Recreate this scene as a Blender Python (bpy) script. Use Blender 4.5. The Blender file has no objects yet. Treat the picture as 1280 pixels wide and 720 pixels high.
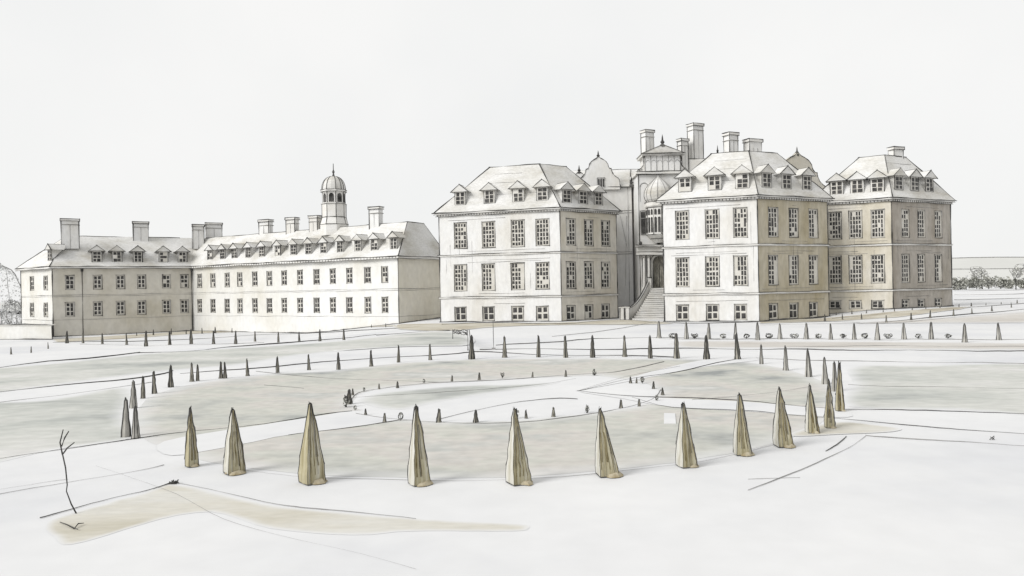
import bpy, bmesh, math, random
from math import sin, cos, pi, radians, sqrt, atan2
random.seed(7)
scene = bpy.context.scene
COL = scene.collection
F = 928.0                      # focal length in pixels of a 1280 px wide picture
R = radians(1.1)               # the picture is turned a little
CAMZ = 4.0
cR, sR = cos(R), sin(R)

# ------------------------------------------------------------------ terrain
def S(t, a, b):
    t = max(0.0, min(1.0, (t - a) / (b - a)))
    return t * t * (3 - 2 * t)

def terr(x, y):
    z = -1.9 * S(-x, 8, 32) * S(y, 52, 86)
    z += 0.85 * S(x, 32, 43) * S(y, 64, 80)
    z += 0.9 * S(x, 44, 75) * S(y, 88, 150)
    return z

def ray(px, py):
    u, w = px - 640.0, 360.0 - py
    return (u * cR + w * sR) / F, (-u * sR + w * cR) / F

def at_d(px, py, d):
    a, b = ray(px, py)
    return (a * d, d, CAMZ + b * d)

def at(px, py, lift=0.0):
    a, b = ray(px, py)
    d = 4.0
    prev = d
    while d < 900:
        if CAMZ + b * d <= terr(a * d, d):
            break
        prev = d
        d += 0.5
    lo, hi = prev, d
    for _ in range(24):
        m = (lo + hi) / 2
        if CAMZ + b * m <= terr(a * m, m): hi = m
        else: lo = m
    d = hi
    return (a * d, d, terr(a * d, d) + lift)

# ------------------------------------------------------------------ materials
def mat(name, cols, scale=1.0, stretch=(1, 1, 1), rough=0.9, detail=5.0, lo=0.35, hi=0.65, spec=0.1, bump=0.0, fine=0.0):
    m = bpy.data.materials.new(name); m.use_nodes = True
    nt = m.node_tree; b = nt.nodes['Principled BSDF']
    b.inputs['Roughness'].default_value = rough
    b.inputs['Specular IOR Level'].default_value = spec
    tc = nt.nodes.new('ShaderNodeTexCoord'); mp = nt.nodes.new('ShaderNodeMapping')
    mp.inputs['Scale'].default_value = stretch
    nt.links.new(tc.outputs['Object'], mp.inputs['Vector'])
    nz = nt.nodes.new('ShaderNodeTexNoise'); nz.inputs['Scale'].default_value = scale
    nz.inputs['Detail'].default_value = detail; nz.inputs['Roughness'].default_value = 0.6
    nt.links.new(mp.outputs['Vector'], nz.inputs['Vector'])
    cr = nt.nodes.new('ShaderNodeValToRGB')
    el = cr.color_ramp.elements
    n = len(cols)
    while len(el) < n: el.new(0.5)
    for i, c in enumerate(cols):
        el[i].position = lo + (hi - lo) * i / max(1, n - 1)
        el[i].color = (*c, 1)
    nt.links.new(nz.outputs['Fac'], cr.inputs['Fac'])
    out = cr.outputs['Color']
    if fine > 0:
        n2 = nt.nodes.new('ShaderNodeTexNoise'); n2.inputs['Scale'].default_value = scale * 14
        n2.inputs['Detail'].default_value = 3
        nt.links.new(mp.outputs['Vector'], n2.inputs['Vector'])
        mr = nt.nodes.new('ShaderNodeMapRange')
        mr.inputs['From Min'].default_value = 0.3; mr.inputs['From Max'].default_value = 0.7
        mr.inputs['To Min'].default_value = 1 - fine; mr.inputs['To Max'].default_value = 1 + fine * 0.4
        nt.links.new(n2.outputs['Fac'], mr.inputs['Value'])
        mx = nt.nodes.new('ShaderNodeMix'); mx.data_type = 'RGBA'; mx.blend_type = 'MULTIPLY'
        mx.inputs['Factor'].default_value = 1.0
        nt.links.new(out, mx.inputs['A']); nt.links.new(mr.outputs['Result'], mx.inputs['B'])
        out = mx.outputs['Result']
    nt.links.new(out, b.inputs['Base Color'])
    if bump:
        bp = nt.nodes.new('ShaderNodeBump'); bp.inputs['Strength'].default_value = bump
        nt.links.new(nz.outputs['Fac'], bp.inputs['Height'])
        nt.links.new(bp.outputs['Normal'], b.inputs['Normal'])
    return m

M = {}
M['ink'] = mat('graphite', [(.022, .022, .021), (.115, .112, .108)], 0.9, rough=.8)
M['soft'] = mat('soft_graphite', [(.16, .155, .15), (.34, .335, .33)], 0.9, rough=.9)
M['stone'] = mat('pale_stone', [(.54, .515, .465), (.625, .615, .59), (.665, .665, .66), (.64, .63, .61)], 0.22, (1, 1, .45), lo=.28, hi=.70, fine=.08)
M['shade_stone_b'] = mat('ochre_shade_stone', [(.27, .23, .15), (.365, .325, .235), (.44, .405, .325), (.355, .315, .225)], 0.2, (1, 1, .35), lo=.30, hi=.70, fine=.14)  # this and the next four stones carry facade shade in their colour
M['shade_stone_a'] = mat('buff_shade_stone', [(.42, .38, .295), (.52, .485, .405), (.59, .565, .51), (.53, .495, .425)], 0.17, (1, 1, .5), lo=.30, hi=.70, fine=.11)
M['shade_stone_e'] = mat('warm_cream_shade_stone', [(.54, .50, .41), (.61, .58, .50), (.65, .625, .56)], 0.15, (1, 1, .6), lo=.30, hi=.66, fine=.08)
M['shade_stone_c'] = mat('grey_brown_shade_stone', [(.24, .21, .17), (.315, .285, .245), (.38, .355, .32), (.31, .285, .245)], 0.22, (1, 1, .35), lo=.30, hi=.70, fine=.15)
M['shade_stone_d'] = mat('tan_shade_stone', [(.42, .39, .315), (.505, .48, .42), (.56, .54, .49), (.50, .475, .41)], 0.12, (1, 1, .6), lo=.30, hi=.66, fine=.09)
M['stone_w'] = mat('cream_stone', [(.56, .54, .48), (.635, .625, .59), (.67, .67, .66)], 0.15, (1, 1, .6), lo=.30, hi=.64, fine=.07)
M['trim'] = mat('dressed_stone', [(.60, .585, .55), (.67, .665, .65)], 0.6, fine=.06)
M['roof'] = mat('stone_slate', [(.43, .41, .365), (.53, .52, .49), (.605, .60, .585), (.64, .635, .625)], 0.22, (1, 1, 2.5), lo=.30, hi=.68, fine=.13)
M['paint'] = mat('stone_joinery', [(.50, .48, .43), (.585, .57, .535)], 0.7)
M['glass'] = mat('dark_window_glass', [(.02, .02, .02), (.085, .082, .08)], 1.6, rough=.45, spec=.2)
M['ground'] = mat('pale_gravel', [(.54, .545, .56), (.595, .597, .602), (.625, .625, .626)], 0.10, lo=.32, hi=.62, fine=.03)
M['path'] = M['ground'].copy()
M['lawn'] = mat('thin_lawn', [(.26, .27, .265), (.40, .405, .38), (.47, .47, .43), (.49, .47, .44), (.42, .425, .405), (.54, .535, .515)], 0.15, (1, 1.3, 1), lo=.32, hi=.68, fine=.12)
M['lawn_g'] = mat('grey_lawn', [(.31, .32, .31), (.43, .44, .415), (.50, .502, .475), (.55, .545, .53)], 0.12, (1, 1.6, 1), lo=.33, hi=.66, fine=.11)
M['lawn_p'] = mat('rosy_lawn', [(.43, .405, .375), (.50, .48, .45), (.545, .53, .51)], 0.10, (1, 2.0, 1), lo=.3, hi=.68, fine=.07)
M['earth'] = mat('ochre_earth', [(.44, .415, .345), (.51, .49, .435), (.55, .54, .505)], 0.35, (.6, 1.6, 1), lo=.3, hi=.66, fine=.07)
M['terrace'] = mat('terrace_earth', [(.34, .30, .23), (.45, .42, .35), (.53, .51, .45)], 0.3, (1, 1.5, 1), lo=.3, hi=.66, fine=.10)
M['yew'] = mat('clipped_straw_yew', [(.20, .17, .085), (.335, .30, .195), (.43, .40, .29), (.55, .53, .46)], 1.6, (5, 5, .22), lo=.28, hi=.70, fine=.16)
M['yew_lit'] = mat('clipped_lit_yew', [(.33, .31, .24), (.47, .455, .40), (.55, .545, .515)], 1.6, (5, 5, .3), lo=.28, hi=.58, fine=.10)  # lighter copy of the yew for faces turned to the sun
M['yew_grey'] = mat('clipped_grey_yew', [(.16, .155, .14), (.31, .30, .275), (.43, .42, .39)], 2.5, (3, 3, .6), lo=.3, hi=.66)
M['shade_stroke'] = mat('brown_shade_stroke', [(.13, .10, .04), (.33, .28, .16)], 3.0)
M['yew_dark'] = mat('clipped_dark_yew', [(.05, .05, .045), (.20, .19, .16), (.36, .345, .30)], 2.5, (3, 3, .6), lo=.3, hi=.7)
M['soil'] = mat('brown_soil', [(.11, .08, .035), (.26, .215, .13), (.42, .38, .29)], 3.0, lo=.3, hi=.68)
M['leaf'] = mat('grey_green_leaf', [(.22, .225, .19), (.42, .42, .38), (.55, .55, .52)], 0.8, lo=.3, hi=.7)
M['leaf_pale'] = mat('pale_leaf', [(.60, .605, .60), (.68, .68, .67)], 0.4)
M['hill'] = mat('hazy_hill', [(.47, .47, .45), (.56, .56, .54)], 0.01, (1, 1, 6), lo=.3, hi=.7)
def feather(m):
    """turf that thins out to bare ground where its cover drops"""
    nt = m.node_tree; b = nt.nodes['Principled BSDF']; out = nt.nodes['Material Output']
    at_ = nt.nodes.new('ShaderNodeAttribute'); at_.attribute_name = 'cover'
    tc = nt.nodes.new('ShaderNodeTexCoord'); nz = nt.nodes.new('ShaderNodeTexNoise')
    mp = nt.nodes.new('ShaderNodeMapping'); mp.inputs['Scale'].default_value = (.5, 1.6, 1)
    nt.links.new(tc.outputs['Object'], mp.inputs['Vector']); nt.links.new(mp.outputs['Vector'], nz.inputs['Vector'])
    nz.inputs['Scale'].default_value = .8; nz.inputs['Detail'].default_value = 6
    ad = nt.nodes.new('ShaderNodeMath'); ad.operation = 'MULTIPLY_ADD'; ad.inputs[1].default_value = .7
    nt.links.new(nz.outputs['Fac'], ad.inputs[0]); nt.links.new(at_.outputs['Fac'], ad.inputs[2])
    mr = nt.nodes.new('ShaderNodeMapRange'); mr.inputs['From Min'].default_value = .30; mr.inputs['From Max'].default_value = 1.25
    nt.links.new(ad.outputs[0], mr.inputs['Value'])
    mx = nt.nodes.new('ShaderNodeMix'); mx.data_type = 'RGBA'
    mx.inputs['A'].default_value = (.597, .599, .603, 1)        # bare gravel between the thinning turf
    src = b.inputs['Base Color'].links[0].from_socket
    nt.links.new(mr.outputs['Result'], mx.inputs['Factor']); nt.links.new(src, mx.inputs['B'])
    nt.links.new(mx.outputs['Result'], b.inputs['Base Color'])
for k in ('path', 'lawn', 'lawn_g', 'lawn_p', 'earth', 'terrace'): feather(M[k])
ORDER = list(M)
IDX = {k: i for i, k in enumerate(ORDER)}

# ------------------------------------------------------------------ mesh builder
def vsub(a, b): return (a[0]-b[0], a[1]-b[1], a[2]-b[2])
def vadd(a, b): return (a[0]+b[0], a[1]+b[1], a[2]+b[2])
def vmul(a, s): return (a[0]*s, a[1]*s, a[2]*s)
def vlen(a): return sqrt(a[0]**2 + a[1]**2 + a[2]**2)
def vnorm(a):
    l = vlen(a) or 1.0
    return (a[0]/l, a[1]/l, a[2]/l)
def cross(a, b): return (a[1]*b[2]-a[2]*b[1], a[2]*b[0]-a[0]*b[2], a[0]*b[1]-a[1]*b[0])
def lerp(a, b, t): return tuple(p + (q - p) * t for p, q in zip(a, b))

class MB:
    def __init__(self): self.v = []; self.f = []; self.m = []; self.sm = []
    def face(self, pts, m, smooth=False):
        i = len(self.v); self.v += [tuple(p) for p in pts]
        self.f.append(tuple(range(i, i + len(pts)))); self.m.append(m); self.sm.append(smooth)
    def prism(self, poly, z0, z1, m, cap=True):
        n = len(poly)
        for k in range(n):
            a, b = poly[k], poly[(k+1) % n]
            self.face([(a[0], a[1], z0), (b[0], b[1], z0), (b[0], b[1], z1), (a[0], a[1], z1)], m)
        if cap:
            self.face([(p[0], p[1], z1) for p in poly], m)
            self.face([(p[0], p[1], z0) for p in reversed(poly)], m)
    def obox(self, o, d, e, z0, z1, m):
        """o plan corner, d and e plan edge vectors"""
        p = [(o[0], o[1]), (o[0]+d[0], o[1]+d[1]), (o[0]+d[0]+e[0], o[1]+d[1]+e[1]), (o[0]+e[0], o[1]+e[1])]
        if d[0]*e[1] - d[1]*e[0] < 0: p.reverse()
        self.prism(p, z0, z1, m); return p
    def extr(self, prof, vec, m, smooth=False):
        """solid: planar 3-D profile pushed along vec"""
        n = len(prof); q = [vadd(p, vec) for p in prof]
        for k in range(n):
            j = (k+1) % n
            self.face([prof[k], prof[j], q[j], q[k]], m, smooth)
        self.face(list(reversed(prof)), m); self.face(q, m)
    def tube(self, pts, rad, m, sides=4, closed=False):
        n = len(pts)
        if not isinstance(rad, (list, tuple)): rad = [rad] * n
        base = len(self.v)
        for k in range(n):
            a = pts[(k-1) % n] if closed else pts[max(0, k-1)]
            b = pts[(k+1) % n] if closed else pts[min(n-1, k+1)]
            t = vnorm(vsub(b, a))
            up = (0, 0, 1) if abs(t[2]) < .9 else (1, 0, 0)
            s = vnorm(cross(t, up)); w = cross(s, t)
            for j in range(sides):
                an = 2*pi*(j+.5)/sides
                self.v.append(tuple(pts[k][i] + rad[k]*(cos(an)*s[i] + sin(an)*w[i]) for i in range(3)))
        for k in range(n if closed else n-1):
            for j in range(sides):
                a = base + k*sides + j; b = base + k*sides + (j+1) % sides
                k2 = (k+1) % n
                c = base + k2*sides + (j+1) % sides; d = base + k2*sides + j
                self.f.append((a, b, c, d)); self.m.append(m); self.sm.append(True)
        if not closed:
            self.f.append(tuple(base + j for j in reversed(range(sides)))); self.m.append(m); self.sm.append(False)
            self.f.append(tuple(base + (n-1)*sides + j for j in range(sides))); self.m.append(m); self.sm.append(False)
    def ink(self, a, b, w=1.0, wob=.45, over=0.0, m='ink', px=None):
        """a hand-made dark arris from a to b, about w picture pixels wide"""
        d = (a[1] + b[1]) / 2
        px = px or d / F
        v = vsub(b, a); L = vlen(v)
        if L < 1e-6: return
        t = vmul(v, 1 / L)
        a = vsub(a, vmul(t, over*px)); b = vadd(b, vmul(t, over*px)); L = vlen(vsub(b, a))
        n = max(2, min(40, int(L / (11*px)) + 1))
        ph1, ph2 = random.uniform(0, 6), random.uniform(0, 6)
        f1 = random.uniform(.5, 1.1)
        pts, rr = [], []
        up = (0, 0, 1) if abs(t[2]) < .8 else (1, 0, 0)
        s = vnorm(cross(t, up)); w2 = cross(s, t)
        side = s if abs(t[2]) >= .8 else w2
        for k in range(n + 1):
            q = lerp(a, b, k / n)
            env = min(1, min(k, n-k) * .7)
            o = env * wob * px * .6 * (sin(ph1 + k*f1) + .5*sin(ph2 + k*2.1))
            pts.append(vadd(q, vmul(side, o)))
            rr.append(.66*w*px*(.76 + .30*sin(ph2 + k*.9) + random.uniform(-.16, .14))*(.45 if random.random() < .13 else 1))
        self.tube(pts, rr, m)
    def poly(self, pts, w=1.0, m='ink', closed=False, px=None, wob=.4):
        n = len(pts)
        for k in range(n if closed else n - 1):
            self.ink(pts[k], pts[(k+1) % n], w, wob, .2, m, px)
    def build(self, name, parent=None, origin=None, mesh_only=False):
        o = origin
        if o is None: o = tuple(parent['_o']) if parent is not None and '_o' in parent else (0, 0, 0)
        me = bpy.data.meshes.new(name)
        me.from_pydata([vsub(p, o) for p in self.v], [], self.f)
        used = sorted(set(self.m), key=lambda k: IDX[k])
        loc = {k: i for i, k in enumerate(used)}
        for k in used: me.materials.append(M[k])
        me.polygons.foreach_set('material_index', [loc[k] for k in self.m])
        me.polygons.foreach_set('use_smooth', self.sm)
        me.update()
        if mesh_only: return me
        ob = bpy.data.objects.new(name, me); COL.objects.link(ob)
        if parent is not None: ob.parent = parent
        else: ob.location = o
        return ob

def tag(o, label=None, cat=None, group=None, kind=None):
    if label: o['label'] = label
    if cat: o['category'] = cat
    if group: o['group'] = group
    if kind: o['kind'] = kind
    return o
def thing(name, label, cat, loc, group=None):
    o = bpy.data.objects.new(name, None); COL.objects.link(o); o.location = loc
    o.empty_display_size = .3
    o['_o'] = list(loc)
    return tag(o, label, cat, group)
def link(name, me, parent, loc=(0, 0, 0), rz=0.0):
    o = bpy.data.objects.new(name, me); COL.objects.link(o); o.parent = parent
    o.location = loc; o.rotation_euler = (0, 0, rz); return o

ORD = ['first', 'second', 'third', 'fourth', 'fifth', 'sixth', 'seventh', 'eighth', 'ninth', 'tenth', 'eleventh', 'twelfth',
       'thirteenth', 'fourteenth', 'fifteenth', 'sixteenth', 'seventeenth', 'eighteenth', 'nineteenth']
def ordw(i):
    if i < 19: return ORD[i]
    tens = ['twenty', 'thirty', 'forty', 'fifty'][(i + 1) // 10 - 2]
    r = (i + 1) % 10
    return ['twentieth', 'thirtieth', 'fortieth', 'fiftieth'][(i+1)//10 - 2] if r == 0 else tens + '-' + ORD[r-1]

# ------------------------------------------------------------------ building helpers
def d2(a, b):
    x, y = b[0]-a[0], b[1]-a[1]; l = sqrt(x*x + y*y); return (x/l, y/l), l
def offset(poly, o):
    n = len(poly); out = []
    for k in range(n):
        p, q, r = poly[k-1], poly[k], poly[(k+1) % n]
        (a, _), (b, _) = d2(p, q), d2(q, r)
        n1, n2 = (a[1], -a[0]), (b[1], -b[0])
        s = 1 + n1[0]*n2[0] + n1[1]*n2[1]
        out.append((q[0] + o*(n1[0]+n2[0])/s, q[1] + o*(n1[1]+n2[1])/s))
    return out

def px_on(P0, P1, px, py):
    """metres along P0->P1 where the sight line of a pixel column meets the wall"""
    a, _ = ray(px, py)
    d, L = d2(P0, P1)
    # P0.x + d.x*u = a*(P0.y + d.y*u)
    return (a*P0[1] - P0[0]) / (d[0] - a*d[1])

def wall(mb, P0, P1, z0, z1, ops, m, rev=.14):
    d, L = d2(P0, P1); n = (d[1], -d[0])
    us = sorted({0.0, L, *[o[0] for o in ops], *[o[1] for o in ops]})
    zs = sorted({z0, z1, *[o[2] for o in ops], *[o[3] for o in ops]})
    P = lambda u, z, k=0.0: (P0[0] + d[0]*u - n[0]*k, P0[1] + d[1]*u - n[1]*k, z)
    for i in range(len(us)-1):
        for j in range(len(zs)-1):
            uc, zc = (us[i]+us[i+1])/2, (zs[j]+zs[j+1])/2
            if any(o[0] < uc < o[1] and o[2] < zc < o[3] for o in ops): continue
            mb.face([P(us[i], zs[j]), P(us[i+1], zs[j]), P(us[i+1], zs[j+1]), P(us[i], zs[j+1])], m)
    for (a, b, c, e) in ops:
        q = [(a, c), (b, c), (b, e), (a, e)]
        for k in range(4):
            s, t = q[k], q[(k+1) % 4]
            mb.face([P(*s), P(*s, rev), P(*t, rev), P(*t)], m)

WIN = {}
def window_mesh(w, h, cols, rows, var, px):
    key = (round(w, 2), round(h, 2), cols, rows, var)
    if key in WIN: return WIN[key]
    rnd = random.Random(hash(key) % 100000)
    fr = MB(); gl = MB()
    b = .09
    fr.obox((-w/2, .085), (w, 0), (0, .05), 0, h, 'paint')           # backing with bars
    for x0, x1, za, zb in ((-w/2, -w/2+b, 0, h), (w/2-b, w/2, 0, h), (-w/2+b, w/2-b, 0, b), (-w/2+b, w/2-b, h-b, h)):
        fr.obox((x0, .045), (x1-x0, 0), (0, .039), za, zb, 'paint')
    c = [(-w/2, -.015, 0), (w/2, -.015, 0), (w/2, -.015, h), (-w/2, -.015, h)]
    c = [(p[0]+rnd.uniform(-.03, .03), p[1], p[2]+rnd.uniform(-.03, .03)) for p in c]
    for k in range(4):
        fr.ink(c[k], c[(k+1) % 4], rnd.choice([.55, .8, .95]), .35, .6, rnd.choice(['ink', 'soft', 'ink']), px)
    cw, ch = (w - 2*b) / cols, (h - 2*b) / rows
    style = var % 5
    for i in range(cols):
        for j in range(rows):
            if style == 1 and i >= cols - 1 and cols > 2 and j < rows * .7: continue
            if style == 3 and cols > 2 and i == 0 and j > 1 and rnd.random() < .8: continue
            if rnd.random() < .06: continue
            x = -w/2 + b + (i+.5)*cw + rnd.uniform(-.02, .02)
            z = b + (j+.5)*ch + rnd.uniform(-.03, .03)
            a, e = (cw*rnd.uniform(.28, .41) if cols > 2 else cw*rnd.uniform(.33, .45)), ch*rnd.uniform(.33, .47)
            sk = rnd.uniform(-.03, .03)
            y0 = .078
            gl.extr([(x-a, y0, z-e), (x+a, y0, z-e+sk), (x+a*.95, y0, z+e), (x-a, y0, z+e-sk)], (0, .012, 0), 'glass')
    WIN[key] = (fr.build('window', mesh_only=True), gl.build('glazing', mesh_only=True))
    return WIN[key]

def put_window(root, P0, P1, u, z, w, h, cols, rows, var, px):
    d, _ = d2(P0, P1)
    o = root['_o']
    a, g = window_mesh(w, h, cols, rows, var, px)
    f = link('window', a, root, (P0[0]+d[0]*u-o[0], P0[1]+d[1]*u-o[1], z-o[2]), atan2(d[1], d[0]))
    link('glazing', g, f)
    return f

def ring(mb, poly, o_in, o_out, z0, z1, m):
    A, B = offset(poly, o_in), offset(poly, o_out); n = len(poly)
    for k in range(n):
        j = (k+1) % n
        mb.face([(*B[k], z0), (*B[j], z0), (*B[j], z1), (*B[k], z1)], m)
        mb.face([(*A[k], z1), (*B[k], z1), (*B[j], z1), (*A[j], z1)], m)
        mb.face([(*B[k], z0), (*A[k], z0), (*A[j], z0), (*B[j], z0)], m)

def dormer(root, E0, E1, ze, k, u, w, h, inset, px, hood=.42, var=0, lit=True):
    """E0-E1: roof edge in plan, k: slope of the roof, u: metres along the edge"""
    d, L = d2(E0, E1); n = (d[1], -d[0])
    P = lambda x, y, z: (E0[0]+d[0]*(u+x) - n[0]*y, E0[1]+d[1]*(u+x) - n[1]*y, z)
    zb = ze + inset*k - .05
    zt = zb + h
    mb = MB(); hw = w/2
    back = lambda z: (z - ze)/k + .15
    # cheeks and front
    mb.face([P(-hw, inset, zb), P(hw, inset, zb), P(hw, inset, zt), P(-hw, inset, zt)], 'trim')
    mb.face([P(-hw, inset, zb), P(-hw, inset, zt), P(-hw, back(zt), zt)], 'roof')
    mb.face([P(hw, inset, zb), P(hw, back(zt), zt), P(hw, inset, zt)], 'roof')
    # gabled hood
    rz = zt + (hw + hood) * .74
    f0 = inset - .28
    prof = [P(-hw-hood, f0, zt - .06), P(hw+hood, f0, zt - .06), P(0, f0, rz)]
    b0 = [P(-hw-hood, back(zt-.06), zt - .06), P(hw+hood, back(zt-.06), zt - .06), P(0, back(rz), rz)]
    mb.face(prof, 'roof'); mb.face([prof[0], prof[2], b0[2], b0[0]], 'roof'); mb.face([prof[2], prof[1], b0[1], b0[2]], 'roof')
    mb.face([prof[1], prof[0], b0[0], b0[1]], 'roof')
    for a, b, ww in ((prof[0], prof[1], .8), (prof[1], prof[2], .95), (prof[2], prof[0], .95)): mb.ink(a, b, ww, .3, .8, px=px)
    mb.ink(prof[2], b0[2], .7, .3, px=px); mb.ink(prof[1], b0[1], .6, .3, m='soft', px=px); mb.ink(prof[0], b0[0], .6, .3, m='soft', px=px)
    for s in (-hw, hw):
        mb.ink(P(s, inset-.02, zb), P(s, inset-.02, zt), .8, .3, px=px)
        mb.ink(P(s, inset, zb), P(s*1.02, back(zt), zt), .7, .3, px=px)
    mb.ink(P(-hw, inset-.02, zb), P(hw, inset-.02, zb), .6, .3, px=px)
    o = mb.build('dormer', root)
    # its window
    wm = MB(); ww, wh = w*.80, h*.86
    wm.extr([P(-ww/2, inset-.02, zb+.08), P(ww/2, inset-.02, zb+.08), P(ww/2, inset-.02, zb+.08+wh), P(-ww/2, inset-.02, zb+.08+wh)], (n[0]*.03, n[1]*.03, 0), 'paint')
    rnd = random.Random(var)
    rows = 3 if h > 1.35 else 2
    for i in range(2):
        for j in range(rows):
            if rnd.random() < .07: continue
            cx = -ww/2 + ww*(i+.5)/2 + rnd.uniform(-.03, .03); cz = zb+.08 + wh*(j+.5)/rows
            a, e = ww*.5*rnd.uniform(.34, .46), wh/rows*rnd.uniform(.36, .47)
            wm.extr([P(cx-a, inset-.055, cz-e), P(cx+a, inset-.055, cz-e), P(cx+a, inset-.055, cz+e), P(cx-a, inset-.055, cz+e)], (n[0]*.012, n[1]*.012, 0), 'glass')
    link('window', wm.build('window', mesh_only=True, origin=tuple(root['_o'])), o)
    return o

def chimney(root, cx, cy, w, dep, z0, z1, rz=.35, shafts=1, m='stone', band=True):
    """brick stack with plinth, shaft, band and cap"""
    mb = MB(); c, s = cos(rz), sin(rz); px = cy / F
    def q(ex):
        hw, hd = w/2 + ex, dep/2 + ex
        return [(cx + x*c - y*s, cy + x*s + y*c) for x, y in ((-hw, -hd), (hw, -hd), (hw, hd), (-hw, hd))]
    H = z1 - z0
    mb.prism(q(0), z0, z1 - .32, m)
    mb.prism(q(.10), z1 - .32, z1 - .08, 'trim'); mb.prism(q(.04), z1 - .08, z1, 'trim')
    if band and H > 2.5: mb.prism(q(.06), z1 - .95, z1 - .82, 'trim')
    b = q(.015); t = q(.12)
    for k in (0, 1, 3): mb.ink((*b[k], z0), (*b[k], z1 - .34), 1.0, .3, px=px)
    for zz, ww in ((z1 - .33, .7), (z1, 1.0)):
        mb.poly([(*t[3], zz), (*t[0], zz), (*t[1], zz), (*t[2], zz)], ww, px=px)
    for k in (0, 1): mb.ink((*t[k], z1 - .32), (*t[k], z1), .9, .2, px=px)
    if band and H > 2.5:
        bb = q(.075); mb.poly([(*bb[3], z1-.9), (*bb[0], z1-.9), (*bb[1], z1-.9), (*bb[2], z1-.9)], .6, px=px)
    for k in range(max(0, shafts)):
        f = (k + 1) / (shafts + 1)
        p, p2 = lerp((*b[0], z0), (*b[1], z0), f), lerp((*b[0], z1-1), (*b[1], z1-1), f)
        mb.ink(p, p2, .6, .3, m='soft', px=px)
        p, p2 = lerp((*b[1], z0), (*b[2], z0), f), lerp((*b[1], z1-1), (*b[2], z1-1), f)
        mb.ink(p, p2, .5, .3, m='soft', px=px)
    return mb.build('chimney', root)

def lathe(mb, c, prof, m, n=8, rot=0.0, smooth=False):
    for k in range(len(prof) - 1):
        (r0, z0), (r1, z1) = prof[k], prof[k+1]
        for j in range(n):
            a, b = rot + 2*pi*j/n, rot + 2*pi*(j+1)/n
            pts = [(c[0]+r0*cos(a), c[1]+r0*sin(a), z0), (c[0]+r0*cos(b), c[1]+r0*sin(b), z0),
                   (c[0]+r1*cos(b), c[1]+r1*sin(b), z1), (c[0]+r1*cos(a), c[1]+r1*sin(a), z1)]
            if r0 < 1e-5: pts = [pts[0], pts[2], pts[3]]
            elif r1 < 1e-5: pts = pts[:3]
            mb.face(pts, m, smooth)

def finial(root, x, y, z, h, r=.16):
    mb = MB()
    lathe(mb, (x, y), [(r*1.3, z-.25), (r*1.3, z), (r*.6, z+.08*h), (r*1.15, z+.25*h), (r*.5, z+.42*h), (r*.35, z+.7*h), (0, z+h)], 'ink', 6)
    return mb.build('finial', root)

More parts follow.
